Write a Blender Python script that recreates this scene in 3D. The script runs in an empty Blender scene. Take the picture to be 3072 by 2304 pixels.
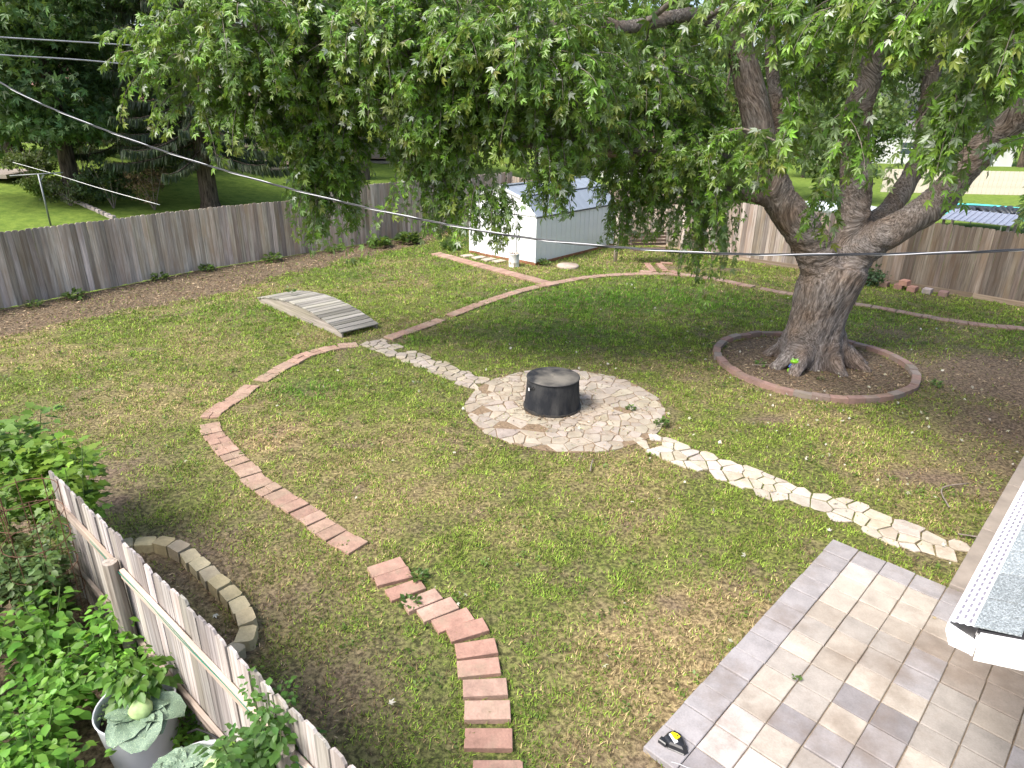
import bpy, bmesh, math, random
import numpy as np
from mathutils import Vector, Matrix, noise as mnoise

random.seed(7)
rng = np.random.default_rng(7)
SC = bpy.context.scene
COL = SC.collection
R = math.radians

# ------------------------------------------------------------------ camera
cam_d = bpy.data.cameras.new('camera')
cam_d.sensor_width = 36.0
cam_d.lens = 23.62
cam_d.clip_start = 0.05
cam_d.clip_end = 1500
cam = bpy.data.objects.new('camera', cam_d)
COL.objects.link(cam)
_p, _r = 0.39165, -0.01605
_F = Vector((0, math.cos(_p), -math.sin(_p)))
_U = Vector((0, math.sin(_p), math.cos(_p)))
_X = Vector((1, 0, 0))
_X2 = _X * math.cos(_r) - _U * math.sin(_r)
_U2 = _X * math.sin(_r) + _U * math.cos(_r)
cam.matrix_world = Matrix(((_X2.x, _U2.x, -_F.x, 0), (_X2.y, _U2.y, -_F.y, 0), (_X2.z, _U2.z, -_F.z, 4.799), (0, 0, 0, 1)))
SC.camera = cam

# ------------------------------------------------------------------ light
SUN_DIR = Vector((-0.60, -0.42, 0.95)).normalized()      # towards the sun
elev = math.asin(SUN_DIR.z)
azim = math.atan2(SUN_DIR.x, SUN_DIR.y)
world = bpy.data.worlds.new('World')
SC.world = world
world.use_nodes = True
wt = world.node_tree
wt.nodes.clear()
sky = wt.nodes.new('ShaderNodeTexSky')
sky.sky_type = 'NISHITA'
sky.sun_disc = False
sky.sun_elevation = elev
sky.sun_rotation = azim
sky.dust_density = 4.0
sky.air_density = 1.0
sky.ozone_density = 0.6
bg = wt.nodes.new('ShaderNodeBackground')
bg.inputs['Strength'].default_value = 0.15
wo = wt.nodes.new('ShaderNodeOutputWorld')
wt.links.new(sky.outputs[0], bg.inputs[0])
wt.links.new(bg.outputs[0], wo.inputs[0])
sun_d = bpy.data.lights.new('sun', 'SUN')
sun_d.energy = 2.3
sun_d.angle = R(20)
sun_d.color = (1.0, 0.965, 0.91)
sun = bpy.data.objects.new('sun', sun_d)
sun.rotation_euler = SUN_DIR.to_track_quat('Z', 'Y').to_euler()
COL.objects.link(sun)
vs = SC.view_settings
vs.view_transform = 'Standard'
vs.look = 'None'
vs.exposure = 1.18
vs.gamma = 1.0
vs.use_curve_mapping = False
SC.cycles.max_bounces = 8
SC.cycles.transparent_max_bounces = 8

# ------------------------------------------------------------------ object helpers
def tag(o, label=None, cat=None, group=None, kind=None):
    if label: o['label'] = label
    if cat: o['category'] = cat
    if group: o['group'] = group
    if kind: o['kind'] = kind
    return o

def thing(name, loc=(0, 0, 0), rz=0.0, label=None, cat=None, group=None, kind=None):
    o = bpy.data.objects.new(name, None)
    o.empty_display_size = 0.2
    o.location = loc
    o.rotation_euler = (0, 0, rz)
    COL.objects.link(o)
    return tag(o, label, cat, group, kind)

def link(name, me, parent=None, loc=None, rot=None, mat=None, color=None):
    o = bpy.data.objects.new(name, me)
    COL.objects.link(o)
    if parent is not None: o.parent = parent
    if loc is not None: o.location = loc
    if rot is not None: o.rotation_euler = rot
    if mat is not None and len(me.materials) == 0: me.materials.append(mat)
    if color is not None: o.color = (*color, 1.0)
    return o

def mesh(name, V, F, mat=None, smooth=False):
    me = bpy.data.meshes.new(name)
    me.from_pydata([tuple(v) for v in V], [], [tuple(f) for f in F])
    if mat: me.materials.append(mat)
    if smooth: me.polygons.foreach_set('use_smooth', [True] * len(me.polygons))
    me.update()
    return me

def tri_mesh(name, V, T, mat=None, attrs=None, smooth=False):
    """big numpy mesh: V (n,3), T (m,3)"""
    V = np.ascontiguousarray(V, dtype=np.float32)
    T = np.ascontiguousarray(T, dtype=np.int32)
    me = bpy.data.meshes.new(name)
    me.vertices.add(len(V))
    me.vertices.foreach_set('co', V.ravel())
    k = T.shape[1]
    me.loops.add(T.size)
    me.loops.foreach_set('vertex_index', T.ravel())
    me.polygons.add(len(T))
    me.polygons.foreach_set('loop_start', np.arange(0, T.size, k, dtype=np.int32))
    me.polygons.foreach_set('loop_total', np.full(len(T), k, dtype=np.int32))
    if smooth: me.polygons.foreach_set('use_smooth', np.ones(len(T), dtype=bool))
    me.update(calc_edges=True)
    for an, arr in (attrs or {}).items():
        arr = np.asarray(arr, dtype=np.float32)
        if arr.ndim == 2 and arr.shape[1] == 3 and an != 'bark':
            a = me.attributes.new(an, 'FLOAT_COLOR', 'POINT')
            a.data.foreach_set('color', np.c_[arr, np.ones(len(arr), np.float32)].ravel().astype(np.float32))
        elif an == 'bark':
            a = me.attributes.new(an, 'FLOAT_VECTOR', 'POINT')
            a.data.foreach_set('vector', arr.ravel())
        else:
            a = me.attributes.new(an, 'FLOAT', 'POINT')
            a.data.foreach_set('value', arr.ravel())
    if mat: me.materials.append(mat)
    return me

class MB:
    """collects simple shapes into one mesh"""
    def __init__(s): s.V = []; s.F = []
    def add(s, V, F):
        b = len(s.V); s.V += [tuple(v) for v in V]; s.F += [tuple(i + b for i in f) for f in F]; return s
    def box(s, c, d, rz=0.0, bev=0.0):
        V, F = cbox(d[0], d[1], d[2], bev)
        cs, sn = math.cos(rz), math.sin(rz)
        return s.add([(c[0] + x * cs - y * sn, c[1] + x * sn + y * cs, c[2] + z) for x, y, z in V], F)
    def tube(s, pts, rad, n=8, caps=True):
        V, F = tube(pts, rad, n, caps); return s.add(V, F)
    def bar(s, a, b, w, h):
        """rectangular bar from a to b, w across (horizontal), h tall"""
        a = Vector(a); b = Vector(b); t = (b - a).normalized()
        sd = t.cross(Vector((0, 0, 1)))
        sd = sd.normalized() if sd.length > 1e-4 else Vector((1, 0, 0))
        up = sd.cross(t)
        V = []
        for p in (a, b):
            for i, j in ((-1, -1), (1, -1), (1, 1), (-1, 1)): V.append(p + sd * (i * w / 2) + up * (j * h / 2))
        return s.add(V, [(3, 2, 1, 0), (4, 5, 6, 7), (0, 1, 5, 4), (1, 2, 6, 5), (2, 3, 7, 6), (3, 0, 4, 7)])
    def prism(s, poly, z0, z1):
        n = len(poly)
        V = [(x, y, z0) for x, y in poly] + [(x, y, z1) for x, y in poly]
        F = [tuple(reversed(range(n))), tuple(range(n, 2 * n))] + [(i, (i + 1) % n, n + (i + 1) % n, n + i) for i in range(n)]
        return s.add(V, F)
    def lathe(s, prof, n=24, c=(0, 0, 0)):
        b = []
        for r, z in prof:
            for k in range(n):
                a = 2 * math.pi * k / n
                b.append((c[0] + r * math.cos(a), c[1] + r * math.sin(a), c[2] + z))
        F = []
        for i in range(len(prof) - 1):
            for k in range(n): F.append((i * n + k, i * n + (k + 1) % n, (i + 1) * n + (k + 1) % n, (i + 1) * n + k))
        return s.add(b, F)
    def mesh(s, name, mat=None, smooth=False): return mesh(name, s.V, s.F, mat, smooth)
    def obj(s, name, mat, parent=None, smooth=False, **k): return link(name, s.mesh(name, mat, smooth), parent, **k)

def cbox(w, d, h, b=0.0):
    if b <= 0:
        V = [(sx * w / 2, sy * d / 2, sz * h / 2) for sz in (-1, 1) for sx, sy in ((-1, -1), (1, -1), (1, 1), (-1, 1))]
        return V, [(3, 2, 1, 0), (4, 5, 6, 7), (0, 1, 5, 4), (1, 2, 6, 5), (2, 3, 7, 6), (3, 0, 4, 7)]
    # box with a chamfered top rim (bottom is in the ground)
    V = [(sx * w / 2, sy * d / 2, -h / 2) for sx, sy in ((-1, -1), (1, -1), (1, 1), (-1, 1))]
    V += [(sx * w / 2, sy * d / 2, h / 2 - b) for sx, sy in ((-1, -1), (1, -1), (1, 1), (-1, 1))]
    V += [(sx * (w / 2 - b), sy * (d / 2 - b), h / 2) for sx, sy in ((-1, -1), (1, -1), (1, 1), (-1, 1))]
    F = [(3, 2, 1, 0), (8, 9, 10, 11)]
    for k in (0, 4):
        F += [(k + i, k + (i + 1) % 4, k + 4 + (i + 1) % 4, k + 4 + i) for i in range(4)]
    return V, F

def tube(pts, rad, n=8, caps=True):
    pts = [Vector(p) for p in pts]
    if not hasattr(rad, '__len__'): rad = [rad] * len(pts)
    V = []; F = []
    t0 = (pts[1] - pts[0]).normalized()
    ref = Vector((0, 0, 1)) if abs(t0.z) < 0.9 else Vector((1, 0, 0))
    nrm = t0.cross(ref).normalized()
    for i, p in enumerate(pts):
        t = (pts[min(i + 1, len(pts) - 1)] - pts[max(i - 1, 0)]).normalized()
        nrm = (nrm - t * nrm.dot(t)).normalized()
        bn = t.cross(nrm)
        for k in range(n):
            a = 2 * math.pi * k / n
            V.append(p + (nrm * math.cos(a) + bn * math.sin(a)) * rad[i])
    for i in range(len(pts) - 1):
        for k in range(n): F.append((i * n + k, i * n + (k + 1) % n, (i + 1) * n + (k + 1) % n, (i + 1) * n + k))
    if caps:
        F.append(tuple(reversed(range(n)))); F.append(tuple(range((len(pts) - 1) * n, len(pts) * n)))
    return V, F

def spline(pts, m):
    """Catmull-Rom through pts, m points per span"""
    P = [np.array(p, float) for p in pts]
    P = [2 * P[0] - P[1]] + P + [2 * P[-1] - P[-2]]
    out = []
    for i in range(1, len(P) - 2):
        for k in range(m):
            t = k / m
            out.append(0.5 * (2 * P[i] + (P[i + 1] - P[i - 1]) * t + (2 * P[i - 1] - 5 * P[i] + 4 * P[i + 1] - P[i + 2]) * t * t + (3 * P[i] - P[i - 1] - 3 * P[i + 1] + P[i + 2]) * t ** 3))
    out.append(P[-2])
    return out

def walk(pts, step, start=0.0):
    """points and headings along a polyline every `step` metres"""
    P = [np.array(p, float) for p in spline(pts, 8)]
    d = [0.0]
    for a, b in zip(P, P[1:]): d.append(d[-1] + float(np.linalg.norm(b - a)))
    out = []; s = start
    while s <= d[-1]:
        i = max(0, min(len(P) - 2, int(np.searchsorted(d, s)) - 1))
        f = (s - d[i]) / max(1e-6, d[i + 1] - d[i])
        t = P[i + 1] - P[i]
        out.append((P[i] + t * f, math.atan2(t[1], t[0]))); s += step
    return out

# ------------------------------------------------------------------ material helpers
class NT:
    def __init__(s, name):
        s.m = bpy.data.materials.new(name); s.m.use_nodes = True; s.t = s.m.node_tree; s.t.nodes.clear()
        s.out = s.t.nodes.new('ShaderNodeOutputMaterial')
    def n(s, typ, props=None, **inp):
        nd = s.t.nodes.new('ShaderNode' + typ)
        for k, v in (props or {}).items(): setattr(nd, k, v)
        for k, v in inp.items():
            key = int(k[1:]) if k[0] == '_' and k[1:].isdigit() else k.replace('_', ' ')
            s.put(nd.inputs[key], v)
        return nd
    def put(s, sock, v):
        if isinstance(v, bpy.types.NodeSocket): s.t.links.new(v, sock)
        elif isinstance(v, bpy.types.Node): s.t.links.new(v.outputs[0], sock)
        else:
            if hasattr(sock, 'default_value') and hasattr(sock.default_value, '__len__') and hasattr(v, '__len__') and len(sock.default_value) == 4 and len(v) == 3: v = (*v, 1.0)
            sock.default_value = v
    def mix(s, f, a, b, mode='MIX'):
        nd = s.t.nodes.new('ShaderNodeMix'); nd.data_type = 'RGBA'; nd.blend_type = mode
        s.put(nd.inputs[0], f); s.put(nd.inputs[6], a); s.put(nd.inputs[7], b)
        return nd.outputs[2]
    def math(s, op, a, b=0.0, clamp=False):
        nd = s.t.nodes.new('ShaderNodeMath'); nd.operation = op; nd.use_clamp = clamp
        s.put(nd.inputs[0], a); s.put(nd.inputs[1], b); return nd.outputs[0]
    def ramp(s, f, stops):
        nd = s.t.nodes.new('ShaderNodeValToRGB'); s.put(nd.inputs[0], f)
        el = nd.color_ramp.elements
        while len(el) < len(stops): el.new(0.5)
        for e, (p, c) in zip(el, stops):
            e.position = p; e.color = (*c, 1.0) if hasattr(c, '__len__') else (c, c, c, 1.0)
        return nd.outputs[0]
    def noise(s, vec, scale, detail=4.0, rough=0.55, dist=0.0):
        return s.n('TexNoise', Vector=vec, Scale=scale, Detail=detail, Roughness=rough, Distortion=dist).outputs[0]
    def mapping(s, vec, scale=(1, 1, 1), loc=(0, 0, 0)):
        return s.n('Mapping', Vector=vec, Scale=scale, Location=loc).outputs[0]
    def coord(s, k='Object'): return s.n('TexCoord').outputs[k]
    def pos(s): return s.n('NewGeometry').outputs['Position']
    def bump(s, h, strength=0.3, dist=0.02): return s.n('Bump', Height=h, Strength=strength, Distance=dist).outputs[0]
    def surf(s, sh): s.t.links.new(sh if isinstance(sh, bpy.types.NodeSocket) else sh.outputs[0], s.out.inputs[0]); return s.m
    def bsdf(s, color, rough=0.8, normal=None, spec=0.3, metal=0.0, **k):
        b = s.n('BsdfPrincipled', Base_Color=color, Roughness=rough, Metallic=metal)
        b.inputs['Specular IOR Level'].default_value = spec
        if normal is not None: s.put(b.inputs['Normal'], normal)
        for kk, v in k.items(): s.put(b.inputs[kk.replace('_', ' ')], v)
        return b

def m_plain(name, c, rough=0.7, var=0.12, scale=6.0, spec=0.3, metal=0.0, bump=0.0):
    t = NT(name); co = t.coord()
    f = t.noise(co, scale, 5)
    col = t.mix(t.ramp(f, [(0.3, 0.0), (0.7, 1.0)]), tuple(x * (1 - var) for x in c), tuple(min(1, x * (1 + var)) for x in c))
    nrm = t.bump(t.noise(co, scale * 6, 4), bump, 0.01) if bump else None
    return t.surf(t.bsdf(col, rough, nrm, spec, metal))

def m_objcol(name, var=0.25, scale=9.0, rough=0.9, bump=0.35, grain=60.0, dirt=None, dirt_scale=1.3, dirt_amt=0.6):
    """colour from the object, mottled; dirt = stain colour laid by a noise in the place itself"""
    t = NT(name); oi = t.n('ObjectInfo'); co = t.coord()
    off = t.n('VectorMath', {'operation': 'ADD'}, _0=co, _1=t.n('CombineXYZ', X=t.math('MULTIPLY', oi.outputs['Random'], 37.0), Y=t.math('MULTIPLY', oi.outputs['Random'], 91.0)).outputs[0]).outputs[0]
    f = t.noise(off, scale, 6, 0.6)
    g = t.noise(off, grain, 3, 0.6)
    v = t.math('ADD', t.math('MULTIPLY', f, 0.65), t.math('MULTIPLY', g, 0.35))
    k = t.ramp(v, [(0.3, 1 - var), (0.7, 1 + var)])
    col = t.mix(1.0, oi.outputs['Color'], k, 'MULTIPLY')
    if dirt:
        d = t.ramp(t.noise(t.pos(), dirt_scale, 6, 0.65), [(0.5, 0.0), (0.72, dirt_amt)])
        col = t.mix(d, col, dirt)
    return t.surf(t.bsdf(col, rough, t.bump(g, bump, 0.006), 0.25))

def m_wood(name, dark, light, brown, tint=True, zdir=2, brown_amt=0.5, sc=22.0):
    t = NT(name); oi = t.n('ObjectInfo'); co = t.coord()
    rnd = oi.outputs['Random']
    off = t.n('VectorMath', {'operation': 'ADD'}, _0=co, _1=t.n('CombineXYZ', X=t.math('MULTIPLY', rnd, 53.0), Y=t.math('MULTIPLY', rnd, 17.0), Z=t.math('MULTIPLY', rnd, 29.0)).outputs[0]).outputs[0]
    s = [sc, sc, sc]; s[zdir] = 0.9
    grain = t.noise(t.mapping(off, s), 1.0, 6, 0.65, 0.4)
    s2 = [3.5, 3.5, 3.5]; s2[zdir] = 0.9
    patch = t.noise(t.mapping(off, s2), 1.0, 4, 0.6)
    c = t.ramp(grain, [(0.3, dark), (0.5, tuple((a + b) / 2 for a, b in zip(dark, light))), (0.72, light)])
    c = t.mix(t.ramp(patch, [(0.42, 0.0), (0.68, brown_amt)]), c, brown)
    hv = t.ramp(t.math('FRACT', t.math('MULTIPLY', rnd, 7.31)), [(0.0, 0.62), (0.5, 1.0), (1.0, 1.3)])
    c = t.mix(1.0, c, hv, 'MULTIPLY')
    if tint: c = t.mix(1.0, c, oi.outputs['Color'], 'MULTIPLY')
    return t.surf(t.bsdf(c, 0.92, t.bump(grain, 0.45, 0.006), 0.2))

def m_leaf(name, back=None, back_amt=0.6, trans=0.35, rough=0.5, spec=0.35):
    t = NT(name)
    a = t.n('Attribute', {'attribute_name': 'col'}).outputs[0]
    geo = t.n('NewGeometry')
    col = a
    if back: col = t.mix(t.math('MULTIPLY', geo.outputs['Backfacing'], back_amt), a, back)
    b = t.bsdf(col, rough, None, spec)
    tr = t.n('BsdfTranslucent', Color=t.mix(0.35, a, (0.30, 0.42, 0.03)))
    return t.surf(t.n('MixShader', _0=trans, _1=b.outputs[0], _2=tr.outputs[0]))

M = {}
M['picket'] = m_wood('weathered_picket', (0.13, 0.12, 0.113), (0.46, 0.43, 0.405), (0.24, 0.185, 0.14), True, 2, 0.75)
M['picket_pale'] = m_wood('bleached_picket', (0.11, 0.10, 0.095), (0.56, 0.53, 0.50), (0.30, 0.245, 0.20), True, 2, 0.5, 30)
M['rail'] = m_wood('weathered_rail', (0.18, 0.15, 0.125), (0.50, 0.445, 0.39), (0.36, 0.275, 0.21), True, 0, 0.5, 30)
M['plank'] = m_wood('bridge_plank', (0.16, 0.15, 0.14), (0.56, 0.53, 0.50), (0.30, 0.30, 0.20), True, 0, 0.45, 30)
M['brick'] = m_objcol('red_paver', 0.32, 9, 0.95, 0.6, 48, (0.29, 0.235, 0.17), 2.9, 0.8)
M['tile'] = m_objcol('patio_paver', 0.24, 5.5, 0.92, 0.3, 60, (0.155, 0.115, 0.085), 1.15, 0.75)
M['stone'] = m_objcol('flagstone', 0.26, 5, 0.9, 0.5, 42, (0.27, 0.21, 0.145), 1.9, 0.75)
M['block'] = m_objcol('split_block', 0.22, 8, 0.95, 0.7, 50, (0.20, 0.18, 0.09), 3.0, 0.5)
M['concrete'] = m_plain('concrete', (0.27, 0.235, 0.205), 0.9, 0.22, 3, 0.2, 0, 0.4)
M['white'] = m_plain('white_paint', (0.78, 0.79, 0.80), 0.45, 0.04, 2, 0.4)
M['leaf'] = m_leaf('maple_leaf', (0.34, 0.44, 0.28), 0.42, 0.38, 0.36, 0.5)
M['leaf_bg'] = m_leaf('tree_leaf', None, 0, 0.28)
M['plant'] = m_leaf('garden_leaf', (0.22, 0.33, 0.14), 0.4, 0.4, 0.42)
M['grass'] = m_leaf('grass_blade', None, 0, 0.25, 0.7, 0.15)
M['litter'] = m_leaf('dry_litter', None, 0, 0.1, 0.8, 0.1)
M['twig'] = m_plain('twig_bark', (0.20, 0.17, 0.145), 0.9, 0.3, 12, 0.2)

# ------------------------------------------------------------------ fields over the yard
def vnoise(x, y, seed=0):
    xi = np.floor(x).astype(np.int64); yi = np.floor(y).astype(np.int64)
    fx = x - xi; fy = y - yi
    fx = fx * fx * (3 - 2 * fx); fy = fy * fy * (3 - 2 * fy)
    def h(a, b):
        n = (a * 374761393 + b * 668265263 + seed * 1442695041) & 0xffffffff
        n = ((n ^ (n >> 13)) * 1274126177) & 0xffffffff
        return ((n ^ (n >> 16)) & 0xffff) / 65535.0
    return (h(xi, yi) * (1 - fx) + h(xi + 1, yi) * fx) * (1 - fy) + (h(xi, yi + 1) * (1 - fx) + h(xi + 1, yi + 1) * fx) * fy

def fbm(x, y, s, seed=0, o=4):
    v = 0.0; a = 0.5; t = 0.0
    for k in range(o):
        v = v + a * vnoise(x * s, y * s, seed + k); t += a; a *= 0.55; s *= 2.1
    return v / t

def seg_dist(x, y, pts):
    d = np.full(np.shape(x), 1e9)
    for (ax, ay), (bx, by) in zip(pts, pts[1:]):
        vx, vy = bx - ax, by - ay
        t = np.clip(((x - ax) * vx + (y - ay) * vy) / (vx * vx + vy * vy), 0, 1)
        d = np.minimum(d, np.hypot(x - ax - t * vx, y - ay - t * vy))
    return d

def blob(x, y, cx, cy, rx, ry, rot=0.0):
    c, s = math.cos(rot), math.sin(rot)
    u = ((x - cx) * c + (y - cy) * s) / rx; v = (-(x - cx) * s + (y - cy) * c) / ry
    return np.exp(-(u * u + v * v))

GA = 0.7687
UA = np.array([math.sin(GA), math.cos(GA)])           # along the house wall, away from the camera
VA = np.array([math.cos(GA), -math.sin(GA)])          # towards the house
def uv(u, v, z=0.0): p = UA * u + VA * v; return (float(p[0]), float(p[1]), z)

NEAR_PATH = [(-0.08, 3.70), (-0.15, 3.97), (-0.16, 4.24), (-0.20, 4.47), (-0.26, 4.71), (-0.29, 4.93), (-0.41, 5.17), (-0.55, 5.33), (-0.72, 5.46), (-0.90, 5.60), (-1.10, 5.77), (-1.27, 5.96)]
MID_PATH = [(-1.82, 6.55), (-2.10, 6.78), (-2.36, 7.01), (-2.71, 7.33), (-3.07, 7.61), (-3.42, 7.92), (-3.76, 8.32), (-4.10, 8.68), (-4.44, 9.11), (-4.73, 9.5), (-4.96, 10.0), (-4.90, 10.42), (-4.80, 10.87), (-4.70, 11.52), (-4.50, 12.25), (-4.24, 12.92), (-3.82, 13.45), (-3.37, 13.69)]
FAR_PATH = [(-2.70, 14.2), (-1.96, 15.26), (-1.27, 16.4), (-0.60, 17.4), (0.27, 18.53), (1.24, 19.45), (2.27, 20.22), (3.32, 20.66), (4.22, 20.84), (4.96, 20.85), (5.65, 20.6), (6.29, 20.15), (6.76, 19.64), (7.25, 19.12), (7.76, 18.66), (8.65, 18.05), (9.55, 17.42), (10.13, 16.92), (10.68, 16.41), (11.25, 16.01), (11.81, 15.78), (12.6, 15.6), (13.4, 15.5)]
SHED_PATH = [(-2.66, 23.3), (1.15, 19.17)]
FLAG_NW = [(-2.99, 13.8), (-2.28, 13.15), (-1.54, 12.51), (-0.72, 11.7), (-0.3, 11.3)]
FLAG_SE = [(1.75, 9.72), (2.0, 9.5), (2.44, 9.09), (2.95, 8.64), (3.37, 8.25), (3.76, 7.9), (4.15, 7.62), (4.51, 7.36), (4.81, 7.03), (5.14, 6.72), (5.45, 6.42)]
CIRC = (0.93, 10.67, 1.74)
TREE = (6.15, 12.95, 1.88)
FENCE_L = [(-15.2, 11.9), (-12.62, 15.9), (-9.75, 20.25), (-7.30, 23.04), (-5.18, 25.5), (-4.08, 26.8), (-0.18, 31.4)]
FENCE_R = [(-0.18, 31.4), (8.10, 22.97), (9.40, 22.0), (13.0, 18.6), (13.84, 17.7), (17.5, 13.9)]
FENCE_F = [(-4.35, 5.55), (-0.35, 2.11)]
LAWN_EDGE = [(-14.0, 9.9), (-11.22, 13.92), (-10.25, 15.0), (-9.31, 16.1), (-8.14, 17.41), (-7.0, 19.58), (-5.54, 22.17), (-3.61, 24.91), (-2.83, 27.42), (-1.9, 29.3)]
PATIO0 = np.array([4.118, 6.5855])
TS, TR = 0.305, 0.3097

def side(x, y, pts):
    """signed distance to a polyline, + on its left"""
    best = np.full(np.shape(x), 1e9); sg = np.zeros(np.shape(x))
    for (ax, ay), (bx, by) in zip(pts, pts[1:]):
        vx, vy = bx - ax, by - ay
        t = np.clip(((x - ax) * vx + (y - ay) * vy) / (vx * vx + vy * vy), 0, 1)
        d = np.hypot(x - ax - t * vx, y - ay - t * vy)
        cr = np.sign(vx * (y - ay) - vy * (x - ax))
        m = d < best
        best = np.where(m, d, best); sg = np.where(m, cr, sg)
    return best * sg

def terrain(x, y):
    x = np.asarray(x, float); y = np.asarray(y, float)
    b = x * -0.76 + y * 0.65 - 20.52
    t = np.clip(b - 2.5, 0, 18)
    w = 1 / (1 + np.exp((x + 0.5 - (y - 31) * 0.3) / 2.0))      # only on the left neighbour's land
    return 0.125 * t * w

def cover(x, y):
    """bare soil 0..1, dry 0..1, lush 0..1 of the lawn"""
    n1 = fbm(x, y, 0.55, 3); n2 = fbm(x, y, 2.3, 11); n3 = fbm(x, y, 0.22, 21)
    n4 = fbm(x, y, 5.5, 51, 3)
    soil = np.clip((n2 - 0.53) * 3.2, 0, 1) * 0.5 + np.clip((n4 - 0.56) * 3, 0, 0.36)
    edge = side(x, y, LAWN_EDGE) + (n2 - 0.5) * 0.9
    strip = np.clip(edge * 3 + 0.4, 0, 1)
    soil = np.maximum(soil, strip * 0.93)
    tr = np.hypot(x - TREE[0], y - TREE[1])
    soil = np.where(tr < TREE[2] - 0.1, 0.97, soil)
    for cx, cy, rx, ry, a in ((9.7, 12.3, 2.2, 1.9, 1.5), (8.3, 10.0, 1.4, 1.5, 1.05), (7.1, 8.9, 0.9, 0.8, 0.8), (-2.3, 5.6, 0.8, 0.7, 0.6), (8.9, 15.0, 1.3, 1.2, 0.7), (6.0, 8.4, 0.9, 0.35, 1.0), (4.3, 10.25, 0.55, 0.18, 1.0), (6.6, 8.0, 0.8, 0.5, 0.8),
                              (5.3, 21.9, 0.6, 0.35, 1.0), (6.9, 21.7, 0.8, 0.3, 0.9), (-5.6, 7.8, 1.1, 1.5, 0.95), (-4.1, 6.2, 1.5, 0.9, 0.95), (-2.9, 4.75, 0.8, 0.6, 0.95), (-1.5, 4.4, 0.8, 0.9, 0.9),
                              (-7.6, 9.6, 1.2, 1.2, 0.55), (1.0, 21.9, 0.5, 0.2, 0.8), (11.5, 18.6, 1.6, 0.5, 0.5), (1.0, 3.6, 0.7, 0.45, 0.8), (-2.8, 14.05, 0.5, 0.3, 0.8), (-3.55, 13.9, 0.4, 0.3, 0.5), (5.0, 6.7, 0.5, 0.5, 0.6)):
        soil = np.maximum(soil, np.clip(blob(x, y, cx, cy, rx, ry) * a * (0.45 + 1.1 * n2), 0, 1))
    ring = np.abs(np.hypot(x - CIRC[0], y - CIRC[1]) - CIRC[2] - 0.08)
    soil = np.maximum(soil, np.clip(1 - ring / 0.16, 0, 1) * 0.75 * np.clip(n2 * 1.8, 0, 1))
    soil = np.maximum(soil, np.clip(1 - np.abs(tr - TREE[2] - 0.1) / 0.25, 0, 1) * 0.6)
    dry = np.clip((n1 - 0.47) * 2.4, 0, 0.55)
    for cx, cy, rx, ry, a in ((1.40, 4.75, 0.85, 0.85, 1.5), (2.2, 5.5, 0.8, 0.55, 1.4), (0.9, 3.9, 0.6, 0.5, 1.0), (-3.75, 9.3, 0.8, 0.9, 0.95), (-1.7, 9.3, 1.0, 1.0, 0.5), (-0.8, 20.0, 1.4, 0.7, 0.5), (-2.4, 8.4, 1.1, 0.6, 0.6), (-6.6, 10.6, 1.4, 1.8, 0.6)):
        dry = np.maximum(dry, np.clip(blob(x, y, cx, cy, rx, ry) * a * (0.6 + 0.8 * n2), 0, 1))
    lush = np.clip((n3 - 0.45) * 1.2, 0, 0.45)
    for cx, cy, rx, ry, a in ((2.4, 17.6, 3.2, 1.9, 1.0), (-0.1, 17.3, 1.2, 1.2, 0.8), (5.2, 17.8, 2.0, 2.0, 0.9), (-3.75, 11.2, 0.8, 0.55, 1.0), (1.2, 14.9, 2.5, 1.3, 0.75), (-2.2, 14.0, 0.7, 0.5, 0.7), (-6.6, 16.2, 2.2, 1.6, 0.55), (-4.3, 20.5, 2.0, 1.4, 0.6), (8.2, 15.9, 1.8, 1.2, 0.6)):
        lush = np.maximum(lush, np.clip(blob(x, y, cx, cy, rx, ry) * a, 0, 1))
    dry = dry * (1 - 0.75 * lush)
    # beyond the fences the neighbours' lawns are kept greener
    out = (side(x, y, FENCE_L) > 0.0) | (side(x, y, FENCE_R) > 0.0)
    soil = np.where(out, np.clip((n2 - 0.62) * 2, 0, 0.4), soil)
    dry = np.where(out, dry * 0.4, dry); lush = np.where(out, np.maximum(lush, 0.6), lush)
    # vegetable garden in the corner is bare earth
    gar = side(x, y, FENCE_F) < 0
    gar = gar & (x < 0.2) & (y < 7.5)
    soil = np.where(gar, 0.95, soil)
    return np.clip(soil, 0, 1), np.clip(dry, 0, 1), np.clip(lush, 0, 1)

# ------------------------------------------------------------------ ground
gx = np.concatenate([-np.geomspace(17, 420, 26)[::-1], np.arange(-16.6, 18.5, 0.13), np.geomspace(19, 420, 26)])
gy = np.concatenate([-np.geomspace(2, 300, 14)[::-1], np.arange(0.5, 33.0, 0.13), np.geomspace(33.6, 520, 46)])
GX, GY = np.meshgrid(gx, gy)
xx, yy = GX.ravel(), GY.ravel()
so, dr, lu = cover(xx, yy)
zz = terrain(xx, yy)
inyard = (np.abs(xx) < 18.5) & (yy < 33) & (yy > 0.4)
zz = zz + np.where(inyard, (fbm(xx, yy, 1.7, 5) - 0.5) * 0.03 - 0.008, 0)
nx, ny = len(gx), len(gy)
ii = (np.arange(ny - 1)[:, None] * nx + np.arange(nx - 1)[None, :]).ravel()
Q = np.stack([ii, ii + 1, ii + nx + 1, ii + nx], 1)

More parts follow.
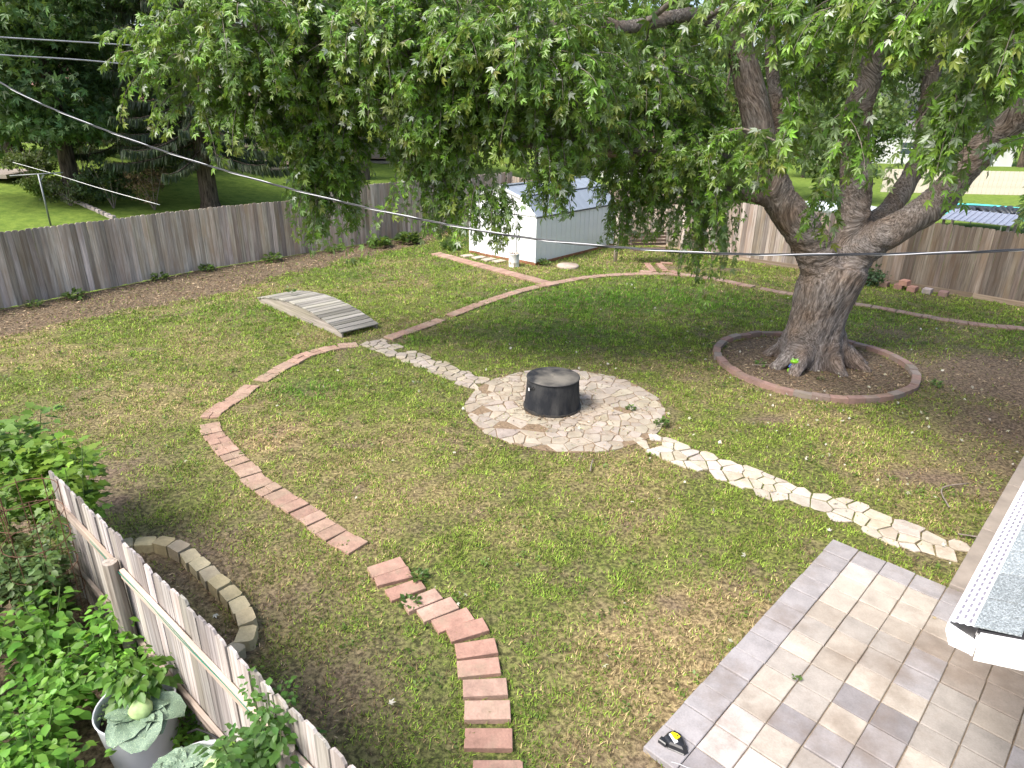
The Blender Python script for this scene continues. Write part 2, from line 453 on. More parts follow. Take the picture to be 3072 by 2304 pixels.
t = NT('lawn_soil')
at = t.n('Attribute', {'attribute_name': 'col'})
sep = t.n('SeparateColor', Color=at.outputs[0])
P = t.pos()
nf = t.noise(P, 20, 6, 0.72); nm = t.noise(P, 7, 5, 0.6); nb = t.noise(P, 1.1, 4)
soilc = t.mix(t.ramp(nf, [(0.40, 0.0), (0.62, 1.0)]), (0.065, 0.048, 0.035), (0.24, 0.180, 0.125))
dryc = t.mix(t.ramp(nf, [(0.40, 0.0), (0.62, 1.0)]), (0.12, 0.085, 0.045), (0.44, 0.335, 0.18))
grc = t.mix(t.ramp(nf, [(0.42, 0.0), (0.62, 1.0)]), (0.055, 0.060, 0.022), (0.20, 0.225, 0.060))
luc = t.mix(t.ramp(nf, [(0.42, 0.0), (0.62, 1.0)]), (0.028, 0.055, 0.012), (0.105, 0.165, 0.036))
c = t.mix(sep.outputs[2], grc, luc)
c = t.mix(t.math('ADD', sep.outputs[1], t.math('MULTIPLY', t.math('SUBTRACT', nm, 0.5), 0.8), True), c, dryc)
c = t.mix(t.math('ADD', sep.outputs[0], t.math('MULTIPLY', t.math('SUBTRACT', nm, 0.52), 0.9), True), c, soilc)
kept = t.n('Attribute', {'attribute_name': 'kept'}).outputs['Fac']
c = t.mix(t.math('MULTIPLY', kept, 0.8), c, t.mix(t.ramp(t.noise(P, 3, 6, 0.7), [(0.35, 0.0), (0.65, 1.0)]), (0.085, 0.15, 0.022), (0.19, 0.27, 0.045)))
M['ground'] = t.surf(t.bsdf(c, 0.97, t.bump(nf, 0.8, 0.03), 0.1))
gme = tri_mesh('ground', np.c_[xx, yy, zz], Q, M['ground'], {'col': np.c_[so, dr, lu], 'kept': ((side(xx, yy, FENCE_L) > 0.0) | (side(xx, yy, FENCE_R) > 0.0)).astype(float)}, True)
ground = link('ground', gme)
tag(ground, 'patchy green and brown back yard lawn with bare soil', 'ground', kind='structure')

# ------------------------------------------------------------------ grass
def blocked(x, y):
    """True where paving or walls lie"""
    b = np.hypot(x - CIRC[0], y - CIRC[1]) < CIRC[2] - 0.02
    for p, w in ((NEAR_PATH, 0.15), (MID_PATH, 0.09), (FAR_PATH, 0.10), (SHED_PATH, 0.16), (FLAG_NW, 0.24), (FLAG_SE, 0.30)):
        b |= seg_dist(x, y, p) < w
    q = np.stack([x - PATIO0[0], y - PATIO0[1]], -1)
    i = -(q @ UA) / TR; j = (q @ VA) / TS + 1
    b |= (i > 0.13) & (i < 12.9) & (j > 0.13)
    v = x * VA[0] + y * VA[1]; u = x * UA[0] + y * UA[1]
    b |= (v > -0.70) & (u > 2)
    return b

def cam_dist(x, y): return np.sqrt(x * x + y * y + 23.0)

def in_view(x, y, m=0.05):
    zc = y * math.cos(_p) + 4.8 * math.sin(_p); yc = y * math.sin(_p) - 4.8 * math.cos(_p)
    return (np.abs(x) < zc * (0.762 + m)) & (yc > -zc * (0.572 + m))

N0 = 2700000
px = rng.uniform(-15, 17, N0); py = rng.uniform(2.4, 30, N0)
d = cam_dist(px, py)
dens = np.interp(d, [5.5, 9, 14, 22, 32], [1.0, 0.8, 0.45, 0.24, 0.15])
s_, d_, l_ = cover(px, py)
clump = fbm(px, py, 5.0, 31, 3)
pr = dens * np.clip(1.12 - s_ * 1.12, 0.02, 1) * np.clip(0.25 + (clump - 0.36) * 3.6, 0.08, 1.2)
keep = (rng.random(N0) < pr) & in_view(px, py)
px, py = px[keep], py[keep]
bl = blocked(px, py)
keep = (~bl) | (rng.random(len(px)) < 0.045)
inr = (side(px, py, FENCE_L) < -0.05) & (side(px, py, FENCE_R) < -0.05) & ~((side(px, py, FENCE_F) < 0.05) & (px < 0.3) & (py < 7))
keep &= inr
keep &= ~((np.abs((px - 0.0) * 0.64 + (py - 23.0) * 0.768 - 2.0) < 2.5) & (np.abs(-(px - 0.0) * 0.768 + (py - 23.0) * 0.64) < 1.3))
px, py = px[keep], py[keep]
n = len(px)
s_, d_, l_ = cover(px, py)
d = cam_dist(px, py)
L = rng.uniform(0.030, 0.080, n) * (0.85 + 0.5 * l_) * np.interp(d, [6, 25], [0.85, 1.3])
W = rng.uniform(0.006, 0.014, n) * np.interp(d, [5.5, 12, 28], [0.9, 1.4, 2.8])
az = rng.uniform(0, 2 * np.pi, n); tilt = rng.uniform(0.25, 1.35, n)
dirx, diry, dirz = np.cos(az) * np.sin(tilt), np.sin(az) * np.sin(tilt), np.cos(tilt)
base = np.stack([px, py, terrain(px, py) - 0.004], 1)
tip = base + np.stack([dirx, diry, dirz], 1) * L[:, None]
pa = az + np.pi / 2 + rng.uniform(-0.5, 0.5, n)
pv = np.stack([np.cos(pa), np.sin(pa), np.zeros(n)], 1) * (W / 2)[:, None]
V = np.empty((n * 3, 3)); V[0::3] = base - pv; V[1::3] = base + pv; V[2::3] = tip
gcol = np.array([0.240, 0.325, 0.055]); ycol = np.array([0.46, 0.36, 0.19]); lcol = np.array([0.110, 0.250, 0.028]); bcol = np.array([0.24, 0.165, 0.090])
cc = gcol + (lcol - gcol) * np.clip(l_ * 1.1 + rng.normal(0, 0.22, n), 0, 1)[:, None]
isdry = rng.random(n) < np.clip((d_ - 0.12) * 0.8 + 0.06, 0.04, 0.92)
cc = np.where(isdry[:, None], ycol * rng.uniform(0.6, 1.15, n)[:, None], cc)
isb = rng.random(n) < 0.08 + s_ * 0.35
cc = np.where(isb[:, None], bcol, cc)
cl2 = fbm(px, py, 6.5, 41, 3)
cc = cc * rng.uniform(0.5, 1.4, n)[:, None] * np.clip(0.30 + 1.50 * cl2, 0.45, 1.7)[:, None]
gme = tri_mesh('lawn_grass', V, np.arange(n * 3).reshape(-1, 3), M['grass'], {'col': np.repeat(cc, 3, 0)})
print('blades', n)
tag(link('lawn_grass', gme), 'short patchy lawn grass, green in places and dried tan in others', 'grass', kind='stuff')

# ------------------------------------------------------------------ patio of square pavers
LIL = (0.285, 0.270, 0.275); DRK = (0.215, 0.202, 0.208); CRM = (0.385, 0.345, 0.30); WHT = (0.44, 0.40, 0.375); TAN = (0.32, 0.282, 0.242); GRB = (0.315, 0.288, 0.262); BRN = (0.27, 0.232, 0.20)
PAT = {1: 'LWCCTGCGCCWWD', 2: 'LCCTGTTGGDCWG', 3: 'LCCTGGCDCLGCC', 4: 'LLTBLLCDLLCGC', 5: 'LLTBBGGGCCGCG', 6: 'LLTBBTGGDGCGL', 7: 'LLLTGTLLDGLGL', 8: 'LLLLGGLLGDLGG', 9: 'LLGLGDLLGDLGG'}
CODE = dict(L=LIL, D=DRK, C=CRM, W=WHT, T=TAN, G=GRB, B=BRN)
patio = thing('paver_patio', (float(PATIO0[0]), float(PATIO0[1]), 0), -GA, 'patio of square grey and cream concrete pavers beside the house roof', 'patio', kind='structure')
# local frame: x = VA (towards the house), y = UA (away)
tile_me = [mesh('paver', *cbox(TS - 0.010, TR - 0.010, 0.06, 0.006), M['tile']) for _ in range(1)]
for j in range(0, 10):
    for i in range(0, 13):
        code = 'L' if j == 0 or i == 0 else PAT[j][i]
        c = np.array(CODE[code]) * random.uniform(0.92, 1.08)
        link('paver', tile_me[0], patio, ((j - 0.5) * TS + random.uniform(-1, 1) * 0.003, -(i + 0.5) * TR, 0.012 + random.uniform(-0.005, 0.005)),
             (random.uniform(-1, 1) * 0.014, random.uniform(-1, 1) * 0.014, random.uniform(-1, 1) * 0.010), color=c)
# sand bed that shows in the joints
MB().box((4.0 * TS, -6.5 * TR, -0.006), (10 * TS - 0.03, 13 * TR - 0.03, 0.05)).obj('sand_bed', m_plain('joint_sand', (0.26, 0.21, 0.16), 0.95, 0.25, 20), patio)

# concrete strip along the house, cut in slabs
strip = thing('concrete_walk', uv(7.62, -0.694), -GA, 'narrow brown concrete walk running along the house wall', 'walk', kind='structure')
for k in range(5):
    MB().box((0.55, 0.75 + k * 1.5, 0.02), (1.10, 1.488, 0.10), 0, 0.008).obj('slab', M['concrete'], strip)

# ------------------------------------------------------------------ brick paths
RED = [(0.32, 0.190, 0.148), (0.35, 0.215, 0.168), (0.295, 0.178, 0.140), (0.36, 0.240, 0.190)]
brick_me = mesh('brick', *cbox(0.193, 0.392, 0.06, 0.005), M['brick'])
half_me = mesh('brick', *cbox(0.193, 0.196, 0.06, 0.005), M['brick'])
def brick_path(label, pts, step, z=0.012, jit=0.012, skip=0.0, split=0.0, tone=1.0, start=0.0, zr=0.006, sc=1.0, dusty=0.0):
    th = thing('brick_path', (pts[0][0], pts[0][1], 0), 0, label, 'path', kind='structure')
    for p, a in walk(pts, step, start):
        if random.random() < skip + (0.05 if pts is MID_PATH and p[1] > 10.3 else 0): continue
        c = np.array(random.choice(RED)) * random.uniform(0.88, 1.12) * tone
        c = c + (np.array((0.31, 0.235, 0.17)) - c) * dusty * random.uniform(0.4, 1.4)
        lx, ly = p[0] - pts[0][0], p[1] - pts[0][1]
        rot = (random.uniform(-1, 1) * 0.012, random.uniform(-1, 1) * 0.02, a + random.uniform(-1, 1) * 0.05)
        lx += random.uniform(-1, 1) * jit; ly += random.uniform(-1, 1) * jit
        if random.random() < split:
            for s in (-1, 1):
                link('brick', half_me, th, (lx - math.sin(a) * 0.1 * s * sc, ly + math.cos(a) * 0.1 * s * sc, z + random.uniform(-zr, zr)), rot, color=c * random.uniform(0.9, 1.1)).scale = (1, sc, 1)
        else:
            link('brick', brick_me, th, (lx, ly, z + random.uniform(-zr, zr)), rot, color=c).scale = (1, sc, 1)
    return th
# the loose near bricks, each where it lies
np_th = thing('brick_path', (-0.5, 5.0, 0), 0, 'loose red paver stepping path with grass gaps in the foreground', 'path', kind='structure')
for (x, y, a) in [(-0.06, 3.67, 1.60), (-0.145, 3.965, 1.585), (-0.165, 4.235, 1.62), (-0.195, 4.475, 1.66), (-0.265, 4.715, 1.72), (-0.30, 4.945, 1.78), (-0.40, 5.19, 1.98), (-0.555, 5.325, 2.08), (-0.72, 5.465, 2.12), (-0.90, 5.605, 2.16), (-1.10, 5.775, 2.12), (-1.27, 5.99, 1.98), (-1.36, 6.13, 2.1)]:
    c = np.array(random.choice(RED)) * random.uniform(0.95, 1.12)
    link('brick', brick_me, np_th, (x + 0.5, y - 5.0, 0.010 + random.uniform(-0.008, 0.008)), (random.uniform(-1, 1) * 0.02, random.uniform(-1, 1) * 0.03, a), color=c)
brick_path('worn red paver path curving through the lawn towards the footbridge', MID_PATH, 0.206, -0.006, 0.018, 0.02, 0.25, 0.95, zr=0.010, sc=0.76, dusty=0.45)
brick_path('long red paver edging arc sweeping past the shed and behind the big maple', FAR_PATH, 0.200, -0.004, 0.012, 0.02, 0.1, 0.90, sc=0.76, dusty=0.45)
brick_path('straight red paver walk in front of the white shed', SHED_PATH, 0.199, 0.012, 0.008, 0.0, 0.3, 1.0, dusty=0.3)
st = thing('brick_path', (4.62, 21.7, 0), 0, 'short stub of red pavers leading to the swing bench', 'path', kind='structure')
for r in range(5):
    for s in (-1, 1):
        link('brick', half_me, st, (0.02 + s * 0.20 - 0.0 * r, -0.45 + r * 0.245, 0.012), (0, 0, math.pi / 2 + random.uniform(-0.05, 0.05)), color=np.array(random.choice(RED)) * random.uniform(0.9, 1.1))
for x, y, a in ((-0.42, -0.62, 1.2), (0.48, -0.62, 0.3), (0.5, 0.7, 1.4)):
    link('brick', brick_me, st, (x, y, 0.012), (0, 0, a), color=np.array(random.choice(RED)))

# ------------------------------------------------------------------ crazy paving (Voronoi stones)
def clip_poly(poly, nx_, ny_, c):
    out = []
    for i in range(len(poly)):
        a, b = poly[i], poly[(i + 1) % len(poly)]
        da = a[0] * nx_ + a[1] * ny_ - c; db = b[0] * nx_ + b[1] * ny_ - c
        if da <= 0: out.append(a)
        if (da < 0) != (db < 0):
            f = da / (da - db); out.append((a[0] + (b[0] - a[0]) * f, a[1] + (b[1] - a[1]) * f))
    return out

def crazy(th, ox, oy, seeds, bounds, gap, tone, z=0.012):
    """seeds Nx2 in world; bounds = list of half planes or callable(poly)->poly"""
    for k, (sx, sy) in enumerate(seeds):
        poly = [(sx + 0.6 * math.cos(q * math.pi / 8), sy + 0.6 * math.sin(q * math.pi / 8)) for q in range(16)]
        dd = np.hypot(seeds[:, 0] - sx, seeds[:, 1] - sy)
        for m in np.argsort(dd)[1:16]:
            if dd[m] > 1.3: break
            nx_, ny_ = (seeds[m, 0] - sx) / dd[m], (seeds[m, 1] - sy) / dd[m]
            mx, my = (seeds[m, 0] + sx) / 2, (seeds[m, 1] + sy) / 2
            poly = clip_poly(poly, nx_, ny_, mx * nx_ + my * ny_ - gap / 2)
            if len(poly) < 3: break
        if len(poly) < 3: continue
        poly = bounds(poly)
        if not poly or len(poly) < 3: continue
        # drop tiny edges
        q = [poly[0]]
        for p in poly[1:]:
            if math.hypot(p[0] - q[-1][0], p[1] - q[-1][1]) > 0.025: q.append(p)
        if len(q) > 3 and math.hypot(q[0][0] - q[-1][0], q[0][1] - q[-1][1]) < 0.025: q.pop()
        if len(q) < 3: continue
        q = [(x + random.uniform(-1, 1) * 0.008, y + random.uniform(-1, 1) * 0.008) for x, y in q]
        cx = sum(p[0] for p in q) / len(q); cy = sum(p[1] for p in q) / len(q)
        ar = abs(sum(q[i][0] * q[(i + 1) % len(q)][1] - q[(i + 1) % len(q)][0] * q[i][1] for i in range(len(q)))) / 2
        if ar < 0.004: continue
        n_ = len(q)
        h = random.uniform(-0.004, 0.006); tx, ty = random.uniform(-1, 1) * 0.02, random.uniform(-1, 1) * 0.02
        V = [(x - cx, y - cy, -0.04) for x, y in q] + [(x - cx, y - cy, h - 0.004 + (x - cx) * tx + (y - cy) * ty) for x, y in q] + [((x - cx) * 0.93, (y - cy) * 0.93, h + (x - cx) * tx + (y - cy) * ty) for x, y in q]
        F = [tuple(range(2 * n_, 3 * n_))]
        for b in (0, n_): F += [(b + i, b + (i + 1) % n_, b + n_ + (i + 1) % n_, b + n_ + i) for i in range(n_)]
        c = np.array(tone) * random.uniform(0.84, 1.14) * np.array((1, random.uniform(0.97, 1.02), random.uniform(0.92, 1.05)))
        link('flagstone', mesh('flagstone', V, F, M['stone']), th, (cx - ox, cy - oy, z), color=c)

def relax(seeds, r, it=12):
    for _ in range(it):
        for i in range(len(seeds)):
            d = seeds[i] - seeds; l = np.hypot(d[:, 0], d[:, 1]); m = (l > 1e-6) & (l < r)
            if m.any(): seeds[i] += (d[m] / l[m, None] * (r - l[m])[:, None]).sum(0) * 0.25
    return seeds

joint = m_plain('joint_soil', (0.20, 0.145, 0.095), 0.95, 0.4, 25)
fc = thing('flagstone_circle', (CIRC[0], CIRC[1], 0), 0, 'round crazy paved fire pit terrace of pale broken stones', 'paving', kind='structure')
a_ = rng.uniform(0, 2 * np.pi, 300); r_ = (CIRC[2] + 0.32) * np.sqrt(rng.uniform(0, 1, 300))
seeds = relax(np.c_[CIRC[0] + r_ * np.cos(a_), CIRC[1] + r_ * np.sin(a_)], 0.16, 6)
def circ_bound(poly):
    cx = sum(p[0] for p in poly) / len(poly); cy = sum(p[1] for p in poly) / len(poly)
    if math.hypot(cx - CIRC[0], cy - CIRC[1]) > CIRC[2] + 0.02 or max(math.hypot(p[0] - cx, p[1] - cy) for p in poly) > 0.34: return None
    if math.hypot(cx - CIRC[0] + 0.22, cy - CIRC[1] + 0.05) < 0.42: return None      # under the fire pit
    if random.random() < 0.03: return None
    for k in range(28):
        a = 2 * math.pi * k / 28
        poly = clip_poly(poly, math.cos(a), math.sin(a), CIRC[0] * math.cos(a) + CIRC[1] * math.sin(a) + CIRC[2] - 0.02 + 0.025 * math.sin(k * 2.3))
        if len(poly) < 3: return None
    return poly
crazy(fc, CIRC[0], CIRC[1], seeds, circ_bound, 0.015, (0.335, 0.295, 0.245))
MB().prism([((CIRC[2] - 0.02) * math.cos(k * math.pi / 20), (CIRC[2] - 0.02) * math.sin(k * math.pi / 20)) for k in range(40)], -0.04, 0.004).obj('joint_bed', joint, fc)

def flag_path(label, pts, w, r, tone, skip=0.0):
    th = thing('flagstone_path', (pts[0][0], pts[0][1], 0), 0, label, 'path', kind='structure')
    s = []
    for p, a in walk(pts, r * 0.86, -r):
        for q in np.arange(-w * 2.1, w * 2.1, r * 0.92):
            o = q + random.uniform(-0.45, 0.45) * r; f = random.uniform(-0.45, 0.45) * r
            s.append((p[0] - math.sin(a) * o + math.cos(a) * f, p[1] + math.cos(a) * o + math.sin(a) * f))
    s = relax(np.array(s), r * 0.7, 4)
    wk = walk(pts, 0.08)
    def bd(poly):
        if random.random() < skip: return None
        c = np.mean(poly, 0)
        if float(seg_dist(np.array([c[0]]), np.array([c[1]]), pts)[0]) > w * 0.92: return None
        if math.hypot(c[0] - CIRC[0], c[1] - CIRC[1]) < CIRC[2] - 0.02: return None
        if max(math.hypot(p[0] - c[0], p[1] - c[1]) for p in poly) > r * 1.5: return None
        q, a = min(wk, key=lambda e: math.hypot(e[0][0] - c[0], e[0][1] - c[1]))
        nx_, ny_ = -math.sin(a), math.cos(a); o = q[0] * nx_ + q[1] * ny_
        poly = clip_poly(poly, nx_, ny_, o + w * random.uniform(0.84, 0.96))
        if len(poly) > 2: poly = clip_poly(poly, -nx_, -ny_, -o + w * random.uniform(0.84, 0.96))
        return poly
    crazy(th, pts[0][0], pts[0][1], s, bd, 0.020, tone, 0.010)
    return th
flag_path('weathered flagstone path between the footbridge and the fire pit terrace', FLAG_NW, 0.33, 0.22, (0.33, 0.29, 0.24), 0.04)
flag_path('bright pale flagstone path from the fire pit terrace to the house walk', FLAG_SE, 0.36, 0.25, (0.43, 0.385, 0.33), 0.05)

# ------------------------------------------------------------------ fire pit under its cover
fp = thing('covered_fire_pit', (0.70, 10.62, 0.0), 0, 'round fire pit under a black fabric cover on the flagstones', 'fire pit')
t = NT('black_cover'); co = t.coord()
f = t.noise(t.mapping(co, (1.2, 1.2, 0.5)), 3.0, 6, 0.65)
c = t.mix(t.ramp(f, [(0.42, 0.0), (0.75, 1.0)]), (0.022, 0.024, 0.028), (0.075, 0.074, 0.072))
top = t.math('GREATER_THAN', t.n('SeparateXYZ', Vector=co).outputs[2], 0.555)
dust = t.math('MULTIPLY', top, t.ramp(t.noise(t.mapping(co, (1, 1, 1), (1.3, 0.4, 0)), 1.6, 4), [(0.42, 0.0), (0.62, 0.75)]))  # paler patches, on the top of the cover only
c = t.mix(dust, c, (0.20, 0.185, 0.16))
cover_m = t.surf(t.bsdf(c, 0.95, t.bump(t.noise(co, 60, 3), 0.35, 0.005), 0.08))
V = []; F = []
nn = 56
prof = [(0.475, 0.035), (0.468, 0.12), (0.455, 0.30), (0.447, 0.46), (0.442, 0.535), (0.440, 0.553), (0.450, 0.560), (0.447, 0.570), (0.43, 0.574), (0.30, 0.582), (0.12, 0.578), (0.0, 0.576)]
for pi, (r, z) in enumerate(prof):
    for k in range(nn):
        a = 2 * math.pi * k / nn
        low = max(0.0, 1 - z / 0.5)
        rr = r + low * 0.020 * math.sin(a * 9 + 1.3) * (0.4 + 0.6 * math.sin(a * 2.1)) + low * 0.012 * math.sin(a * 17)
        zz_ = z + (0.014 * math.sin(a * 7) if pi == 0 else 0) - (0.012 * math.exp(-((r - 0.2) / 0.15) ** 2) * math.sin(a * 3) if pi > 8 else 0)
        V.append((rr * math.cos(a), rr * math.sin(a), zz_))
for i in range(len(prof) - 1):
    for k in range(nn): F.append((i * nn + k, i * nn + (k + 1) % nn, (i + 1) * nn + (k + 1) % nn, (i + 1) * nn + k))
link('cover', mesh('cover', V, F, cover_m, True), fp)
MB().lathe([(0.445, 0.552), (0.456, 0.556), (0.456, 0.566), (0.445, 0.568)], 48).obj('piping', m_plain('cover_piping', (0.03, 0.03, 0.034), 0.6), fp, True)
MB().lathe([(0.50, 0.0), (0.50, 0.045), (0.47, 0.05), (0.40, 0.05)], 32).obj('base_ring', m_plain('dark_steel', (0.05, 0.047, 0.044), 0.6, 0.3, 8, 0.4, 0.4), fp)
for az0, z0 in ((3.75, 0.50),):
    pts = [(0.462 * math.cos(az0 + q * 0.16), 0.462 * math.sin(az0 + q * 0.16), z0 - 0.05 * (1 - q * q) ) for q in np.linspace(-1, 1, 9)]
    pts = [(p[0] * 1.03, p[1] * 1.03, p[2]) for p in pts]
    MB().tube(pts, 0.010, 6).obj('strap_handle', m_plain('black_strap', (0.015, 0.015, 0.017), 0.7), fp, True)
    a = az0 - 0.12
    MB().box((0.468 * math.cos(a), 0.468 * math.sin(a), 0.41), (0.006, 0.03, 0.05), a).obj('care_tag', M['white'], fp)

# ------------------------------------------------------------------ brick ring round the maple
ring = thing('tree_ring_edging', (TREE[0], TREE[1], 0), 0, 'round edging of red brown blocks encircling the maple trunk', 'edging')
wedge = []
for s in range(2):
    hw0, hw1 = 0.135 + 0.006 * s, 0.152 + 0.004 * s
    MBw = MB(); MBw.prism([(-0.075, -hw0), (0.075, -hw1), (0.085, 0), (0.075, hw1), (-0.075, hw0), (-0.068, 0)], -0.06, 0.085)
    wedge.append(MBw.mesh('block', M['block']))
for k in range(40):
    a = 2 * math.pi * k / 40
    rr = TREE[2] + 0.03 * math.sin(3 * a + 1) + random.uniform(-1, 1) * 0.012
    c = np.array(random.choice([(0.25, 0.165, 0.14), (0.22, 0.165, 0.14), (0.29, 0.185, 0.155), (0.24, 0.20, 0.175)])) * random.uniform(0.85, 1.15)
    link('block', random.choice(wedge), ring, (rr * math.cos(a), rr * math.sin(a), random.uniform(-0.012, 0.012)), (random.uniform(-1, 1) * 0.04, random.uniform(-1, 1) * 0.05, a + random.uniform(-1, 1) * 0.04), color=c)

# ------------------------------------------------------------------ tan block planter against the near fence
pl = thing('planter_edging', (-3.3, 5.6, 0), 0, 'curved row of tan split blocks edging a bed at the near fence', 'edging')
for p, a in walk([(-4.75, 6.05), (-4.45, 6.36), (-4.1, 6.44), (-3.75, 6.32), (-3.42, 6.06), (-3.1, 5.77), (-2.8, 5.5), (-2.58, 5.22), (-2.50, 4.97), (-2.60, 4.72), (-2.85, 4.5)], 0.232):
    w0 = 0.108
    b = MB().prism([(-w0 * 0.9, -0.075), (w0, -0.09), (w0 * 1.02, 0.05), (w0 * 0.8, 0.085), (-w0 * 0.8, 0.085), (-w0 * 1.02, 0.05)], -0.05, 0.125)
    c = np.array((0.42, 0.36, 0.235)) * random.uniform(0.82, 1.15) * np.array((1, random.uniform(0.95, 1.02), random.uniform(0.85, 1.1)))
    link('block', b.mesh('block', M['block']), pl, (p[0] + 3.3, p[1] - 5.6, random.uniform(-0.015, 0.015)), (random.uniform(-1, 1) * 0.05, random.uniform(-1, 1) * 0.05, a + random.uniform(-1, 1) * 0.08), color=c)

# ------------------------------------------------------------------ footbridge
A0 = np.array([-6.65, 16.95]); A1 = np.array([-3.80, 14.15])
vec = A1 - A0; BL = float(np.linalg.norm(vec)); ba = math.atan2(vec[1], vec[0])
br = thing('wooden_footbridge', (float(A0[0]), float(A0[1]), 0), ba, 'low arched footbridge of grey weathered planks lying on the lawn', 'footbridge')
BW = 1.0
def arch(x): q = x / BL * 2 - 1; return 0.09 + 0.24 * (1 - q * q)
npl = 24
for k in range(npl):
    x = (k + 0.5) * BL / npl
    sl = math.atan2(arch(x + 0.05) - arch(x - 0.05), 0.1)
    pm = MB().box((0, 0, 0), (BW + random.uniform(-1, 1) * 0.012, BL / npl * 1.02 - 0.022, 0.028), 0, 0.004)
    o = link('plank', pm.mesh('plank', M['plank']), br, (x, BW / 2 + random.uniform(-1, 1) * 0.012, arch(x) + 0.014), (0, -sl, 0), color=np.array((0.80, 0.80, 0.76)) * random.uniform(0.75, 1.15))
    # plank runs across: its long local axis (x) points across the bridge
    o.rotation_euler = Matrix.Rotation(-sl, 3, 'Y').to_4x4().to_euler(); o.rotation_euler = (Matrix.Rotation(-sl, 4, 'Y') @ Matrix.Rotation(math.pi / 2, 4, 'Z')).to_euler()
for yb in (0.045, BW - 0.045):
    V = []; F = []
    m = 16
    for q in range(m + 1):
        x = 0.02 + (BL - 0.04) * q / m
        for y, z in ((yb - 0.02, -0.02), (yb + 0.02, -0.02), (yb + 0.02, arch(x) - 0.004), (yb - 0.02, arch(x) - 0.004)): V.append((x, y, z))
    for q in range(m):
        for e in range(4): F.append((q * 4 + e, q * 4 + (e + 1) % 4, q * 4 + 4 + (e + 1) % 4, q * 4 + 4 + e))
    F += [(3, 2, 1, 0), (m * 4, m * 4 + 1, m * 4 + 2, m * 4 + 3)]
    link('side_beam', mesh('side_beam', V, F, M['plank']), br, color=(0.62, 0.58, 0.55))

# ------------------------------------------------------------------ fences
def picket_mesh(w, h, th=0.018, ear=0.028, lift=0.0, warp=0.0):
    P = [(-w / 2, lift), (w / 2, lift), (w / 2 + warp, h - ear), (w / 2 - ear + warp, h), (-w / 2 + ear + warp, h), (-w / 2 + warp, h - ear)]
    n_ = len(P)
    V = [(x, -th / 2, z) for x, z in P] + [(x, th / 2, z) for x, z in P]
    F = [tuple(range(n_)), tuple(reversed(range(n_, 2 * n_)))] + [((i + 1) % n_, i, n_ + i, n_ + (i + 1) % n_) for i in range(n_)]
    return V, F

def fence(label, pts, height, mat, tint, pitch=0.145, rails=(0.35, 0.95, 1.5), rail_side=1, posts=True, group=None, ragged=0.012, rail_mat='rail', lean=0.005):
    ox, oy = pts[0]
    th = thing('wooden_fence', (ox, oy, 0), 0, label, 'fence', group)
    meshes = {}
    tot = 0.0
    lens = [math.hypot(b[0] - a[0], b[1] - a[1]) for a, b in zip(pts, pts[1:])]
    full = sum(lens)
    s0 = 0.0
    for (a, b), L_ in zip(zip(pts, pts[1:]), lens):
        ang = math.atan2(b[1] - a[1], b[0] - a[0])
        k = 0
        while tot < s0 + L_:
            f = (tot - s0) / L_
            h = height(tot / full) if callable(height) else height
            hq = round(h * 40) / 40
            v = random.randrange(4)
            key = (hq, v)
            if key not in meshes:
                meshes[key] = mesh('picket', *picket_mesh(pitch - 0.0012 * v - 0.0015, hq + random.uniform(-ragged, ragged), lift=0.015, warp=random.uniform(-1, 1) * 0.002), M[mat])
            x, y = a[0] + (b[0] - a[0]) * f, a[1] + (b[1] - a[1]) * f
            tn = np.array(tint(tot / full) if callable(tint) else tint) * random.uniform(0.8, 1.18) * np.array((1, random.uniform(0.97, 1.02), random.uniform(0.94, 1.04)))
            link('picket', meshes[key], th, (x - ox, y - oy, float(terrain(x, y)) * 0 + random.uniform(-ragged, ragged)), (random.uniform(-1, 1) * lean, random.uniform(-1, 1) * lean * 0.6, ang + random.uniform(-1, 1) * 0.03), color=tn)
            tot += pitch
        nx_, ny_ = -math.sin(ang) * rail_side, math.cos(ang) * rail_side
        for z in rails:
            mid = ((a[0] + b[0]) / 2 - ox + nx_ * 0.034, (a[1] + b[1]) / 2 - oy + ny_ * 0.034, z)
            MB().box((0, 0, 0), (L_ + 0.03, 0.04, 0.09), 0, 0).obj('rail', M[rail_mat], th, loc=mid, rot=(0, 0, ang), color=tint(0.5) if callable(tint) else tint)
        if posts:
            npst = max(1, int(L_ / 2.4))
            for q in range(npst + 1):
                f = q / npst
                MB().box((0, 0, 0.85), (0.09, 0.09, 1.75), ang).obj('post', M[mat], th, loc=(a[0] + (b[0] - a[0]) * f - ox + nx_ * 0.10, a[1] + (b[1] - a[1]) * f - oy + ny_ * 0.10, 0), color=tint(0.5) if callable(tint) else tint)
        s0 += L_
    return th

